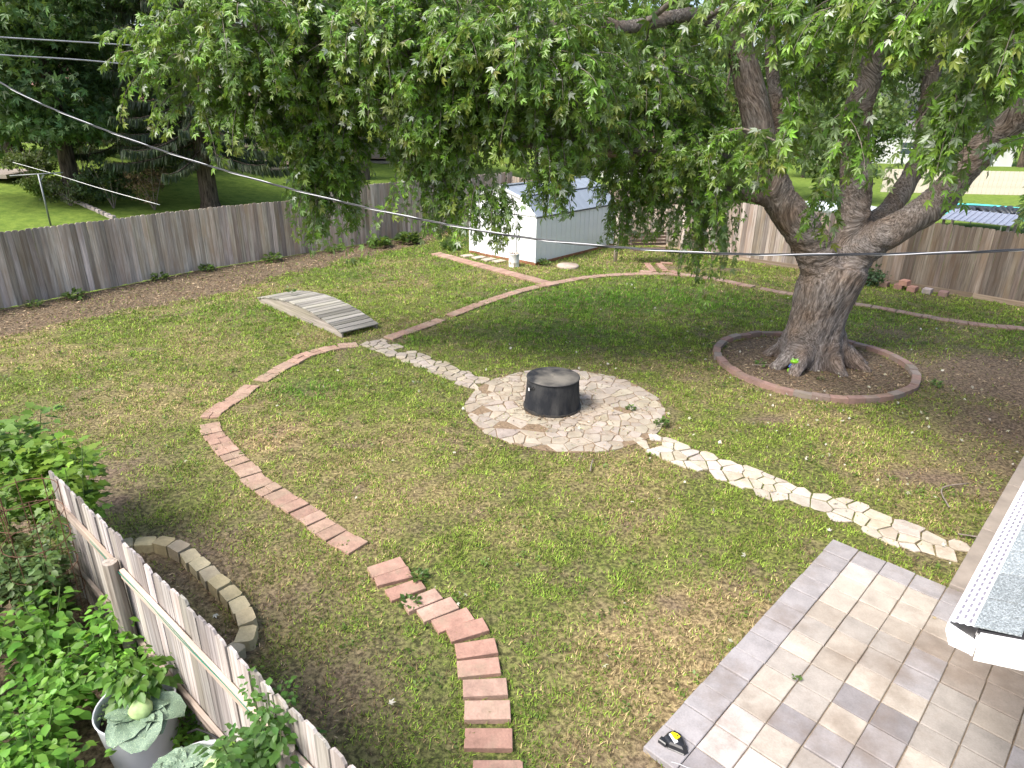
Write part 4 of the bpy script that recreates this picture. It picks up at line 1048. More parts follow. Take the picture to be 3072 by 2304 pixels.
def rnd_ells(cz, rh, rv, k, r, seed):
    rs = random.Random(seed); out = []
    for i in range(k):
        a = i * 2.4 + rs.uniform(-0.3, 0.3); f = math.sqrt((i + 0.5) / k)
        out.append((math.cos(a) * f * rh, math.sin(a) * f * rh, cz + rs.uniform(-rv, rv), r * rs.uniform(0.75, 1.2), r * rs.uniform(0.55, 0.9)))
    return out

leaf_tree('broadleaf_tree', 'dense dark green broadleaf tree at the far left beyond the fence', -18.0, 28.2, 10, 0.35, rnd_ells(5.6, 3.2, 2.6, 16, 1.9, 2) + [(1.5, -2.0, 2.6, 1.4, 0.8), (-2, -2.2, 2.3, 1.5, 0.8), (0.3, -2.4, 4.0, 1.6, 1.2)], 15000, 0.26, (0.062, 0.120, 0.036), clump=0.42, TV=MAPLE_V, TT=MAPLE_T)

def spruce(label, x, y, h, rbase, z0, n_br, group='spruces beyond the fence', tr=0.36):
    z = float(terrain(x, y))
    th = thing('spruce_tree', (x, y, z), 0, label, 'tree', group)
    MB().tube([(0, 0, -0.2), (0, 0, 0.3), (0, 0, h * 0.5), (0, 0, h)], [tr * 1.35, tr, tr * 0.6, 0.03], 12, False).obj('trunk', M['bark_bg'], th, True)
    P_ = []; A_ = []; N_ = []; S_ = []; bb = MB()
    for k in range(n_br):
        zz_ = z0 + (h - z0) * (k / n_br) ** 1.1
        a = k * 2.39996 + random.uniform(-0.3, 0.3)
        Lb = rbase * (1 - (zz_ - z0 * 0.5) / h) * random.uniform(0.75, 1.1)
        if Lb < 0.3: continue
        ca, sa = math.cos(a), math.sin(a)
        q = np.linspace(0.05, 1, 7)
        bp = np.c_[ca * Lb * q, sa * Lb * q, zz_ + Lb * (-0.42 * q + 0.22 * q ** 3)]
        bb.tube(bp, list(np.linspace(0.04, 0.008, 7)), 4, False)
        m = int(130 * Lb)
        f = rng.uniform(0.18, 1, m)
        bx = np.stack([np.interp(f, q, bp[:, i]) for i in range(3)], 1)
        side_ = rng.choice([-1, 1], m)[:, None] * np.array([[-sa, ca, 0]]) * rng.uniform(0.0, 0.35, (m, 1)) * (1.1 - f[:, None])
        A = side_ * 1.2 + np.array([[ca, sa, 0]]) * 0.25 + np.array([[0, 0, -1.0]]) * rng.uniform(0.5, 1.2, (m, 1))
        P_.append(bx + side_); A_.append(A); N_.append(rng.normal(0, 1, (m, 3))); S_.append(rng.uniform(0.14, 0.42, m))
    P_ = np.concatenate(P_); A_ = np.concatenate(A_); N_ = np.concatenate(N_); S_ = np.concatenate(S_)
    bb.obj('branches', M['bark_bg'], th, True)['kind'] = 'stuff'
    TVs = np.array([(0, 0, 0), (.11, .3, .02), (.03, 1, 0), (-.09, .55, .02)])
    o = link('needles', leaves_mesh('needles', P_, A_, N_, S_, leaf_colors(len(P_), (0.055, 0.075, 0.040), 0.35), M['leaf_bg'], TVs, DIAM_T), th); o['kind'] = 'stuff'
spruce('spruce whose bare dark trunk shows just behind the grey fence', -12.75, 28.8, 15, 4.2, 2.3, 150)
spruce('spruce standing behind the dark broadleaf tree', -18.5, 35, 17, 4.8, 1.6, 140)
spruce('spruce half hidden left of the thick bare trunk', -12.2, 40.5, 17, 4.6, 3.0, 120)
spruce('spruce at the far left edge behind the neighbouring yard', -25.5, 36, 16, 4.6, 1.2, 120)

leaf_tree('broadleaf_tree', 'tall tree with a thick reddish bare trunk before the beige house', -8.47, 38.3, 15, 0.52, rnd_ells(9.5, 3.6, 1.8, 10, 1.9, 5), 6000, 0.30, (0.10, 0.13, 0.03), yel=0.1)
FAR = [(-34, 55, 15, (0.05, 0.085, 0.03)), (-27, 60, 16, (0.045, 0.075, 0.028)), (-19, 62, 15, (0.07, 0.10, 0.03)), (-12, 64, 15, (0.15, 0.18, 0.03)), (-4.5, 66, 16, (0.13, 0.17, 0.03)), (2.0, 66, 15, (0.06, 0.10, 0.03)), (7.5, 70, 16, (0.18, 0.21, 0.035)), (14.0, 68, 15, (0.09, 0.13, 0.03)), (21.0, 72, 16, (0.06, 0.10, 0.03)), (30, 74, 16, (0.08, 0.12, 0.035)), (40, 72, 15, (0.055, 0.09, 0.03)), (50, 70, 15, (0.07, 0.1, 0.03)), (-42, 50, 14, (0.05, 0.08, 0.03)), (-47, 60, 16, (0.05, 0.08, 0.03))]
WORDS = ['dark tree far behind the pink roofed house', 'deep green tree behind the spruces', 'green tree rising behind the beige house', 'yellow green tree showing above the maple boughs', 'light green tree above the middle of the yard', 'dark tree behind the white house', 'bright lime tree in the gap at the top of the picture', 'mid green tree right of the lime one', 'dark green tree behind the main maple trunk', 'green tree behind the white garage', 'dense tree at the far right background', 'tree beyond the picture edge at far right', 'dark tree at the far left horizon', 'tallest dark tree at the left horizon']
for (x, y, h, c), wd in zip(FAR, WORDS):
    leaf_tree('broadleaf_tree', wd, x, y, h, 0.4, rnd_ells(h * 0.58, 3.9, h * 0.30, 12, 2.5, int(x * 7) + 99), 4200, 0.50, c, 'background trees beyond the fences', clump=0.7)
for x, y, h, c, wd in ((10.5, 36.5, 7.5, (0.075, 0.115, 0.03), 'young green tree just beyond the brown fence left of the maple trunk'), (4.3, 39, 8.5, (0.05, 0.09, 0.028), 'leafy tree behind the white shed'), (17.5, 40.0, 7.0, (0.10, 0.15, 0.04), 'bright green small tree seen between the maple limbs'), (-2.8, 43, 8.0, (0.075, 0.12, 0.03), 'mid green tree right of the brown terrace beyond the fence corner'), (1.2, 41, 7.5, (0.06, 0.10, 0.03), 'dense tree directly behind the fence corner'), (13.3, 44.0, 8.0, (0.08, 0.13, 0.03), 'leafy tree just left of the bright small one'), (22.5, 55, 8.0, (0.10, 0.16, 0.035), 'leafy tree behind the pale board fence'), (28.0, 57, 8.5, (0.07, 0.12, 0.03), 'dark leafy tree right of the pale board fence middle'), (35.0, 56, 8.0, (0.09, 0.14, 0.035), 'green tree at the right end of the pale board fence')):
    leaf_tree('broadleaf_tree', wd, x, y, h, 0.16, rnd_ells(h * 0.5, 1.9, h * 0.30, 11, 1.4, int(x * 5)), 5500, 0.26, c, 'background trees beyond the fences', clump=0.35)

def bush(label, x, y, r, h, n_, size, base, group='shrubs in the neighbouring yard', **k):
    z = float(terrain(x, y))
    th = thing('shrub', (x, y, z), 0, label, 'shrub', group)
    b = MB()
    for q in range(7):
        a = q * 0.9; b.tube([(0, 0, -0.05), (math.cos(a) * r * 0.4, math.sin(a) * r * 0.4, h * 0.5), (math.cos(a) * r * 0.75, math.sin(a) * r * 0.75, h * 0.9)], [0.02, 0.014, 0.006], 5, False)
    b.obj('stems', M['twig'], th)['kind'] = 'stuff'
    es = [(random.uniform(-0.5, 0.5) * r, random.uniform(-0.5, 0.5) * r, h * random.uniform(0.4, 0.7), r * 0.55, h * 0.32) for _ in range(6)]
    o = link('foliage', crown_leaves(es, n_, size, base, name='foliage', clump=0.13, **k), th); o['kind'] = 'stuff'
bush('tall dark laurel bush filling the gap behind the clothes post', -19.5, 31.5, 1.8, 3.2, 4500, 0.16, (0.05, 0.085, 0.03))
bush('dark evergreen bush between the spruce trunks', -16.3, 32.0, 1.5, 2.6, 3500, 0.15, (0.045, 0.075, 0.03))
bush('broad dark hedge bush behind the far left lawn', -24.5, 33.5, 2.2, 3.4, 5000, 0.18, (0.05, 0.08, 0.03))
bush('rounded olive green bush beside the white garden slab', -20.6, 29.5, 1.1, 1.6, 2600, 0.12, (0.08, 0.115, 0.035))
bush('bright green low shrub under the clothes line post', -18.6, 27.6, 0.9, 0.9, 1800, 0.12, (0.13, 0.19, 0.03))
bush('dark shrub in the middle of the flower border', -17.4, 26.9, 0.9, 1.1, 1800, 0.11, (0.055, 0.075, 0.03))
bush('leafy shrub rising tall near the border corner', -15.9, 27.2, 1.0, 2.1, 2600, 0.13, (0.05, 0.085, 0.035))
bush('brown twiggy half bare bush at the border end', -14.5, 27.6, 0.9, 1.9, 1500, 0.09, (0.17, 0.115, 0.07))
bush('small yellow green bush by the spruce trunk on the lawn', -16.2, 36.0, 1.0, 1.3, 1600, 0.15, (0.15, 0.20, 0.03))
bush('green vine weed spilling over the grey fence top', -5.6, 25.6, 0.7, 2.3, 900, 0.16, (0.12, 0.22, 0.05))
bush('dark green clump growing at the foot of the brown fence', 10.75, 19.95, 0.35, 0.55, 500, 0.10, (0.04, 0.08, 0.035))

# ------------------------------------------------------------------ houses beyond
def m_siding(name, c, pitch=0.115):
    t = NT(name); z = t.n('SeparateXYZ', Vector=t.coord()).outputs[2]
    f = t.math('FRACT', t.math('DIVIDE', z, pitch))
    return t.surf(t.bsdf(t.mix(t.ramp(t.noise(t.coord(), 1.5), [(0.3, 0.0), (0.7, 1.0)]), tuple(v * 0.93 for v in c), c), 0.6, t.bump(f, 0.9, 0.012), 0.3))
glass = m_plain('window_glass', (0.05, 0.07, 0.09), 0.08, 0.2, 2, 0.6)
def shingle_m(name, c): return m_plain(name, c, 0.95, 0.25, 9, 0.1, 0, 0.3)
def house(name, label, x, y, rz, w, d, h, rise, wall, roofc, wins, group='houses beyond the fences', band=None):
    z = float(terrain(x, y))
    th = thing(name, (x, y, z), rz, label, 'house', group)
    MB().box((0, 0, h / 2 - 0.3), (w, d, h + 0.6)).obj('wall', wall, th)
    if band: MB().box((0, 0, h * 0.52), (w + 0.04, d + 0.04, 0.5)).obj('siding_band', band, th)
    o = 0.45
    V = [(-w / 2 - o, -d / 2 - o, h - 0.1), (w / 2 + o, -d / 2 - o, h - 0.1), (w / 2 + o, d / 2 + o, h - 0.1), (-w / 2 - o, d / 2 + o, h - 0.1), (-w / 2 - o, 0, h + rise), (w / 2 + o, 0, h + rise)]
    V2 = [(a, b, c + 0.14) for a, b, c in V]
    F = [(0, 1, 5, 4), (2, 3, 4, 5)]
    rf = link('roof', mesh('roof', V2 + V, [(0, 1, 5, 4), (2, 3, 4, 5), (7, 6, 10, 11), (9, 8, 11, 10), (0, 6, 7, 1), (2, 8, 9, 3), (0, 4, 10, 6), (3, 9, 10, 4), (1, 7, 11, 5), (2, 5, 11, 8)], roofc), th)
    MB().box((w * 0.2, 0.4, h + rise * 0.8), (0.6, 0.6, 1.2)).obj('chimney', m_plain('chimney_brick', (0.28, 0.14, 0.10), 0.9), rf)
    for sx in (-1, 1): link('gable', mesh('gable', [(sx * w / 2, -d / 2, h - 0.12), (sx * w / 2, d / 2, h - 0.12), (sx * w / 2, 0, h + rise - 0.1)], [(0, 1, 2)], wall), th)
    for (wx, wz, ww, wh) in wins:
        wo_ = MB().box((wx, -d / 2 - 0.03, wz), (ww + 0.16, 0.05, wh + 0.16)).obj('window', M['white'], th)
        MB().box((wx, -d / 2 - 0.06, wz), (ww, 0.02, wh)).obj('pane', glass, wo_)
        MB().box((wx, -d / 2 - 0.075, wz), (ww, 0.015, 0.04)).obj('sash_bar', M['white'], wo_)
    return th
house('beige_house', 'beige sided house behind the spruce and the thick trunk', -14.6, 46.5, 0.16, 12.5, 7, 2.7, 2.2, m_siding('beige_siding', (0.36, 0.31, 0.25)), shingle_m('brown_shingles', (0.17, 0.13, 0.11)), [(-3.4, 1.5, 1.2, 1.1), (0.4, 1.5, 1.6, 1.2), (3.6, 1.4, 0.9, 1.2)])
house('pink_roofed_house', 'low house with a pinkish red roof glimpsed through the spruces', -26.5, 50, 0.3, 12, 8, 2.6, 2.0, m_siding('cream_siding', (0.5, 0.46, 0.4)), shingle_m('pink_shingles', (0.44, 0.25, 0.21)), [(-2, 1.5, 1.2, 1.1), (2.5, 1.5, 1.2, 1.1)])
house('white_house', 'white house with a tan band seen through the middle foliage', 6.5, 54, -0.1, 9, 8, 5.2, 2.2, m_siding('white_siding', (0.74, 0.74, 0.73)), shingle_m('grey_shingles', (0.22, 0.21, 0.20)), [(-2.6, 4.0, 1.1, 1.2), (0.6, 4.0, 1.1, 1.2), (-2.2, 1.5, 1.2, 1.3), (1.6, 1.5, 1.6, 1.3)], band=m_plain('tan_band', (0.55, 0.38, 0.24), 0.8))
house('white_garage', 'long white garage behind the pale fence on the right', 38, 76, -0.15, 24, 8, 3.2, 1.8, m_siding('garage_siding', (0.76, 0.76, 0.76)), shingle_m('garage_shingles', (0.25, 0.25, 0.26)), [(-7, 1.5, 1.3, 1.1), (2, 1.5, 1.3, 1.1)])
house('white_outbuilding', 'small white outbuilding beside the beige house', -9.5, 57, 0.1, 5, 5, 3.6, 1.5, m_siding('white_boards', (0.78, 0.78, 0.77)), shingle_m('dark_shingles', (0.12, 0.12, 0.13)), [(0, 2.0, 1.0, 1.0)])

# pale board fence on the right, its boards one by one
wf = thing('pale_board_fence', (24.0, 45.5, 0), 0, 'pale cream board fence across the far right lawn', 'fence')
bm_ = mesh('board', *picket_mesh(0.27, 1.45, 0.02, 0.02), m_plain('cream_boards', (0.62, 0.55, 0.47), 0.8, 0.15, 3))
for k in range(46): link('board', bm_, wf, (k * 0.285, k * -0.02, 0), (0, 0, -0.07 + random.uniform(-0.02, 0.02)))
MB().box((6.5, -0.40, 0.9), (13.0, 0.05, 0.09), -0.07).obj('rail', m_plain('cream_rail', (0.5, 0.44, 0.37), 0.85), wf)

# trampoline
tp = thing('trampoline', (20.6, 30.0, 0), 0, 'round trampoline with black mat and teal edge beyond the brown fence', 'trampoline')
MB().lathe([(0.0, 0.88), (1.2, 0.87), (1.95, 0.90)], 36).obj('jump_mat', m_plain('black_mat', (0.035, 0.037, 0.042), 0.55, 0.4, 3), tp, True)
MB().lathe([(1.93, 0.92), (2.02, 0.97), (2.2, 0.96), (2.25, 0.90), (2.25, 0.82)], 36).obj('edge_pad', m_plain('teal_pad', (0.08, 0.42, 0.40), 0.6), tp, True)
bag = MB()
for k in range(16):
    bag.tube([(-1.0 + 0.12 * k + random.uniform(-.2, .2), -0.9 + random.uniform(-.3, .3), 0.93), (-0.9 + 0.12 * k, -0.4 + random.uniform(-.3, .3), 1.02 + random.uniform(0, .1)), (-0.8 + 0.12 * k, 0.2 + random.uniform(-.3, .3), 0.94)], [0.06, 0.10, 0.05], 6)
bag.obj('crumpled_net', m_plain('net_black', (0.03, 0.035, 0.04), 0.4, 0.5, 12), tp, True)
for k in range(6):
    a = k * math.pi / 3 + 0.2; MB().tube([(2.1 * math.cos(a), 2.1 * math.sin(a), 0.0), (2.1 * math.cos(a), 2.1 * math.sin(a), 0.86)], 0.025, 8).obj('leg', m_plain('steel_leg', (0.3, 0.3, 0.31), 0.4, 0.1, 3, 0.5, 0.8) if k == 0 else bpy.data.materials['steel_leg'], tp)
# ribbed metal roof sheet of a lean-to behind the fence
lt = thing('metal_lean_to', (13.55, 20.1, 0), math.atan2(-0.69, 0.72), 'small lean-to with a ribbed grey metal roof behind the brown fence', 'lean-to')
rm = m_plain('ribbed_zinc', (0.36, 0.37, 0.42), 0.4, 0.1, 3, 0.5, 0.4)
b = MB().box((0, 0, 0), (0.16, 1.5, 0.012)); b.box((0.07, 0, 0.016), (0.03, 1.5, 0.03)); sheet = b.mesh('roof_sheet', rm)
for k in range(11): link('roof_sheet', sheet, lt, (-0.8 + k * 0.162, 0.35, 1.98), (0.10, 0, 0))
for x_ in (-0.8, 0.82):
    for y_ in (-0.2, 0.95): MB().box((x_, y_, 0.96), (0.07, 0.07, 1.9 + y_ * 0.1)).obj('post', M['rail'], lt)
# above ground pool
pool = thing('round_pool', (13.6, 29.4, 0), 0, 'round white walled pool with a pale cover beyond the fence', 'pool')
MB().lathe([(1.95, 0.0), (1.95, 0.98), (2.03, 1.0), (2.03, 1.04), (1.90, 1.04)], 40).obj('pool_wall', M['white'], pool, True)
MB().lathe([(1.92, 1.02), (1.2, 0.99), (0, 1.0)], 40).obj('pool_cover', m_plain('pale_cover', (0.72, 0.80, 0.80), 0.4), pool, True)

# clothes post, slabs, deck of the left neighbour
cp = thing('clothes_line_post', (-16.5, 24.15, float(terrain(-16.5, 24.15))), 0.35, 'grey steel T-shaped clothes line post above the fence', 'post')
gm = m_plain('grey_steel', (0.20, 0.21, 0.22), 0.5, 0.2, 5, 0.4, 0.6)
MB().tube([(0, 0, -0.1), (0, 0, 1.75)], 0.03, 10).obj('pole', gm, cp, True)
MB().tube([(-0.85, 0, 1.70), (0.75, 0, 1.78)], 0.022, 8).obj('cross_arm', gm, cp, True)
MB().bar((0, 0, 1.5), (0.16, 0, 1.72), 0.02, 0.04).obj('brace', gm, cp)
MB().box((0, 0, 0), (1, 1, 1)).obj('garden_terrace', M['concrete'], None, loc=(-23.4, 30.2, float(terrain(-23.4, 30.2)))).scale = (4.6, 2.6, 0.16)
tag(bpy.data.objects['garden_terrace'], 'pale concrete terrace at the left edge of the neighbouring lawn', 'terrace', kind='structure')
for nm, x, y, w_, d_, h_, lab, cat in (('low_deck', -12.6, 38.6, 3.6, 2.4, 0.35, 'low pale wooden deck beside the beige house', 'deck'), ('stone_terrace', -8.4, 44.2, 4.4, 1.8, 0.25, 'flat brown terrace right of the thick bare trunk', 'terrace')):
    th = thing(nm, (x, y, float(terrain(x, y))), 0.16, lab, cat)
    for k in range(10): MB().box((0, -d_ / 2 + (k + 0.5) * d_ / 10, h_ - 0.02), (w_, d_ / 10 - 0.012, 0.04)).obj('deck_board', M['rail'], th, color=(1, 0.9, 0.85))
    MB().box((0, 0, h_ / 2 - 0.12), (w_ - 0.05, d_ - 0.05, h_ - 0.1)).obj('frame', M['concrete'], th)
be = thing('border_edging', (-20.0, 28.7, float(terrain(-20.0, 28.7)) + 0.04), 0, 'row of pale stones edging the neighbouring flower border', 'edging')
for k in range(22):
    x, y = -20.9 + k * 0.27, 29.8 - k * 0.19
    link('stone', mesh('stone', *cbox(0.28, 0.14, 0.16, 0.03), M['stone']), be, (x + 20.0, y - 28.7, float(terrain(x, y) - terrain(-20.0, 28.7))), (0, 0, -0.6 + random.uniform(-0.15, 0.15)), color=np.array((0.42, 0.37, 0.34)) * random.uniform(0.8, 1.1))

# ------------------------------------------------------------------ the low roof of the house with its gutter
HS = thing('house_porch', uv(3.66, -0.285), -GA, 'corner of the house roof with white gutter, leaf guard and grey shingles', 'house')
HY = 9.0; EZ = 2.30; SLP = math.radians(20)
wp = m_plain('white_aluminium', (0.80, 0.80, 0.81), 0.35, 0.04, 2, 0.5)
def extr(poly, y0, y1):
    n_ = len(poly); V = [(x, y0, z) for x, z in poly] + [(x, y1, z) for x, z in poly]
    return V, [(i, (i + 1) % n_, n_ + (i + 1) % n_, n_ + i) for i in range(n_)] + [tuple(reversed(range(n_))), tuple(range(n_, 2 * n_))]
gut = [(0.0, EZ), (0.004, EZ), (0.006, EZ - 0.045), (0.035, EZ - 0.118), (0.122, EZ - 0.118), (0.122, EZ), (0.127, EZ), (0.127, EZ - 0.124), (0.030, EZ - 0.124), (0.0, EZ - 0.045)]
V, F = extr(gut, 0, HY); F = F[:-2]
link('gutter', mesh('gutter', V, F, wp), HS)
V, F = extr([(-0.004, EZ + 0.004), (0.128, EZ - 0.030), (0.128, EZ - 0.126), (0.030, EZ - 0.126), (-0.004, EZ - 0.046)], -0.006, 0.0)
link('end_cap', mesh('end_cap', V, F, wp), HS)
# corrugated guard
gp = []
m = 26
for k in range(m + 1):
    x = -0.004 + 0.150 * k / m
    gp.append((x, EZ + 0.004 + 0.040 * k / m + 0.0035 * math.sin(k * math.pi / 2.6)))
V = []; F = []
for x, z in gp: V += [(x, 0.012, z), (x, HY, z)]
F = [(2 * i, 2 * i + 2, 2 * i + 3, 2 * i + 1) for i in range(m)]
gl = link('gutter_guard', mesh('gutter_guard', V, F, wp, True), HS)
slot = MB()
sm = m_plain('guard_slot', (0.20, 0.19, 0.23), 0.7)
for row in range(4):
    x = 0.026 + row * 0.029
    zz_ = EZ + 0.004 + 0.040 * (x + 0.004) / 0.150 + 0.0042
    for k in range(int((HY - 0.1) / 0.062)):
        y = 0.035 + k * 0.062 + (row % 2) * 0.031
        a_ = math.atan2(0.040, 0.150)
        slot.add([(x - 0.006, y, zz_ - 0.006 * math.tan(a_)), (x + 0.006, y, zz_ + 0.006 * math.tan(a_)), (x + 0.006, y + 0.040, zz_ + 0.006 * math.tan(a_)), (x - 0.006, y + 0.040, zz_ - 0.006 * math.tan(a_))], [(0, 1, 2, 3)])
so_ = slot.obj('guard_slots', sm, gl); so_['kind'] = 'stuff'
# shingle tabs, course over course
t = NT('grey_shingle'); oi = t.n('ObjectInfo'); co = t.coord()
gr = t.noise(co, 120, 4, 0.75)
c = t.mix(1.0, t.ramp(gr, [(0.35, (0.10, 0.115, 0.12)), (0.5, (0.24, 0.27, 0.28)), (0.64, (0.46, 0.50, 0.51))]), oi.outputs['Color'], 'MULTIPLY')
M['shingle'] = t.surf(t.bsdf(c, 0.95, t.bump(gr, 0.6, 0.004), 0.15))
tabs = [mesh('shingle', *cbox(0.20, 0.293, 0.007), M['shingle'])]
for cr in range(12):
    for k in range(int(HY / 0.305)):
        x = 0.135 + cr * 0.14 + 0.07; y = -0.01 + (k + 0.5) * 0.305 + (0.15 if cr % 2 else 0)
        cth = np.array((1, 1, 1)) * random.uniform(0.82, 1.12)
        link('shingle', tabs[0], HS, (x * math.cos(SLP) + 0.008, y, EZ + 0.052 + (x - 0.135) * math.sin(SLP)), (0, -SLP + 0.05, 0), color=cth)
# roof deck, rake board, soffit, wall
V, F = extr([(0.125, EZ + 0.030), (1.9, EZ + 0.030 + 1.775 * math.tan(SLP)), (1.9, EZ + 1.775 * math.tan(SLP)), (0.125, EZ)], 0.0, HY)
link('roof_deck', mesh('roof_deck', V, F, m_plain('roof_felt', (0.03, 0.03, 0.033), 0.9)), HS)
V, F = extr([(0.140, EZ + 0.028), (1.9, EZ + 0.028 + 1.76 * math.tan(SLP)), (1.9, EZ - 0.16 + 1.76 * math.tan(SLP)), (0.150, EZ - 0.135)], -0.028, -0.004)
link('rake_board', mesh('rake_board', V, F, wp), HS)
V, F = extr([(0.16, EZ - 0.02), (1.9, EZ - 0.02 + 1.74 * math.tan(SLP)), (1.9, EZ - 0.06 + 1.74 * math.tan(SLP)), (0.16, EZ - 0.06)], -0.050, -0.030)
MB().box((0.134, HY / 2, EZ - 0.06), (0.014, HY, 0.15)).obj('fascia', wp, HS)
MB().box((0.55, HY / 2, EZ - 0.10), (0.80, HY - 0.1, 0.02)).obj('soffit', wp, HS)
MB().box((1.45, HY / 2 + 0.3, EZ / 2 - 0.05), (1.0, HY - 0.6, EZ - 0.12)).obj('wall', m_siding('house_siding', (0.70, 0.70, 0.69)), HS)

# ------------------------------------------------------------------ vegetable garden
def stalk_plant(name, label, x, y, h, r, n_, size, base, TV=OVAL_V, TT=OVAL_T, group=None, cat='plant', nst=6, z0=0.0, fill=0.35, young=0.15, up=0.25, lean=(0, 0), dens=3.0):
    th = thing(name, (x, y, z0), 0, label, cat, group)
    sb = MB(); ends = []
    for k in range(nst):
        a = k * 2.4 + random.uniform(-0.3, 0.3); rr = r * math.sqrt((k + 0.5) / nst)
        hh = h * random.uniform(0.75, 1.05)
        pts = spline([(0.02 * math.cos(a), 0.02 * math.sin(a), 0), (rr * 0.45 * math.cos(a) + lean[0] * 0.4, rr * 0.45 * math.sin(a) + lean[1] * 0.4, hh * 0.5), (rr * math.cos(a) + lean[0], rr * math.sin(a) + lean[1], hh)], 4)
        sb.tube(pts, list(np.linspace(0.010, 0.004, len(pts))), 5, False); ends.append(np.array(pts))
    so2 = sb.obj('stems', M['stem'], th); so2['kind'] = 'stuff'
    P_ = []; A_ = []; N_ = []; S_ = []; Y_ = []
    n_ = int(n_ * dens)
    for q in range(n_):
        pts = ends[q % nst]; f = fill + (1 - fill) * rng.random() ** 0.7
        p = np.array([np.interp(f, np.linspace(0, 1, len(pts)), pts[:, i]) for i in range(3)])
        a = rng.uniform(0, 6.283); o = np.array([math.cos(a), math.sin(a), 0])
        off = rng.uniform(0.02, 0.13) * (size / 0.1)
        P_.append(p + o * off + np.array([0, 0, rng.normal(0, 0.02)])); A_.append(o + np.array([0, 0, rng.uniform(-0.7, up)])); N_.append(np.array([0, 0, 1.0]) + o * 0.2 + rng.normal(0, 0.25, 3)); S_.append(size * rng.uniform(0.65, 1.25) * (1.1 - 0.35 * f)); Y_.append(max(0, f - 0.8) * 5 * young)
    lm = leaves_mesh('foliage', np.array(P_), np.array(A_), np.array(N_), np.array(S_), leaf_colors(n_, base, 0.2, np.array(Y_), (0.24, 0.36, 0.03)), M['plant'], TV, TT)
    link('foliage', lm, th)['kind'] = 'stuff'
    return th
M['stem'] = m_plain('green_stem', (0.10, 0.16, 0.05), 0.7, 0.3, 10)
VG = 'vegetable plants in the garden corner'
LOBE_V = np.array([(0, 0, 0), (.40, .12, .03), (.30, .34, .04), (.44, .50, 0), (.22, .62, .03), (0, 1.0, -.10), (-.22, .62, .03), (-.44, .50, 0), (-.30, .34, .04), (-.40, .12, .03), (0, .45, -.02)])
LOBE_T = np.array([(i, i + 1, 10) for i in range(9)] + [(9, 0, 10)])
stalk_plant('vine_plant', 'lobed light green vine climbing above the end of the near fence', -4.95, 6.35, 1.45, 0.42, 170, 0.17, (0.15, 0.26, 0.035), LOBE_V, LOBE_T, VG, up=0.5)
stalk_plant('vine_plant', 'tallest pale vine at the left picture edge above the fence', -5.65, 6.75, 1.55, 0.45, 170, 0.17, (0.12, 0.22, 0.045), LOBE_V, LOBE_T, VG, up=0.5)
stalk_plant('vine_plant', 'small lobed vine shoots arching over the fence top', -4.45, 5.75, 1.55, 0.28, 60, 0.12, (0.13, 0.24, 0.035), LOBE_V, LOBE_T, VG, nst=4, up=0.5)
stalk_plant('vine_plant', 'dense vine foliage left of the tomato cage', -5.35, 5.75, 1.25, 0.42, 150, 0.15, (0.10, 0.20, 0.035), LOBE_V, LOBE_T, VG)
TG = (0.11, 0.175, 0.065)
stalk_plant('tomato_plant', 'dull green tomato plant inside the rusty wire cage', -4.35, 5.05, 1.15, 0.36, 330, 0.095, TG, OVAL_V, OVAL_T, VG, nst=8, fill=0.2)
stalk_plant('tomato_plant', 'dry half yellowed tomato plant behind the caged one', -4.85, 5.35, 1.15, 0.40, 300, 0.09, (0.12, 0.14, 0.05), OVAL_V, OVAL_T, VG, nst=8, fill=0.2)
stalk_plant('tomato_plant', 'low tomato plant spreading at the left edge', -5.0, 4.85, 0.95, 0.45, 320, 0.10, TG, OVAL_V, OVAL_T, VG, nst=8, fill=0.2)
GG = (0.125, 0.285, 0.040)
for lab, x, y, h, r, n_, s in (('broad leaved plant with big oval leaves in the middle of the garden', -4.05, 4.55, 0.85, 0.36, 120, 0.15), ('bright leafy plant growing against the round fence post', -3.42, 4.45, 0.80, 0.30, 110, 0.14), ('leafy plant with light shoot tips left of the grey tub', -3.60, 4.0, 0.75, 0.38, 150, 0.13),
                               ('dark leafy plant at the left edge below the tomatoes', -4.55, 4.2, 0.75, 0.42, 160, 0.13), ('dense leafy plant at the lower left corner', -4.0, 3.55, 0.75, 0.42, 180, 0.13), ('bright bushy plant beside the tub at the bottom edge', -3.42, 3.38, 0.72, 0.36, 170, 0.13), ('low leafy plant behind the grey tub under the fence rail', -3.05, 4.25, 0.55, 0.34, 130, 0.11),
                               ('leafy plant at the bottom edge left of the tub', -3.75, 3.0, 0.7, 0.42, 170, 0.13), ('drooping leafy plant in front of the grey tub', -3.05, 3.15, 0.62, 0.28, 120, 0.12), ('small leafy plant squeezed between tub and fence', -2.45, 3.95, 0.35, 0.28, 150, 0.07), ('ground hugging plant under the low fence rail', -2.1, 3.60, 0.28, 0.26, 140, 0.06), ('shaded leafy plant at the left picture edge', -4.85, 3.7, 0.8, 0.45, 150, 0.14)):
    stalk_plant('leafy_plant', lab, x, y, h, r, n_, s * 0.85, np.array(GG) * random.uniform(0.8, 1.2), OVAL_V, OVAL_T, VG, nst=8, fill=0.25)
stalk_plant('rose_bush', 'upright rose bush leaning over the near fence', -1.46, 2.90, 1.5, 0.28, 480, 0.085, (0.065, 0.15, 0.035), OVAL_V, OVAL_T, None, 'bush', nst=10, fill=0.3, young=0.05, dens=3.4)
stalk_plant('rose_shoot', 'tall thin rose shoot with round leaves rising above the rose bush', -1.50, 3.02, 1.85, 0.17, 110, 0.06, (0.07, 0.17, 0.035), OVAL_V, OVAL_T, None, 'shoot', nst=4, fill=0.62, young=0.1)

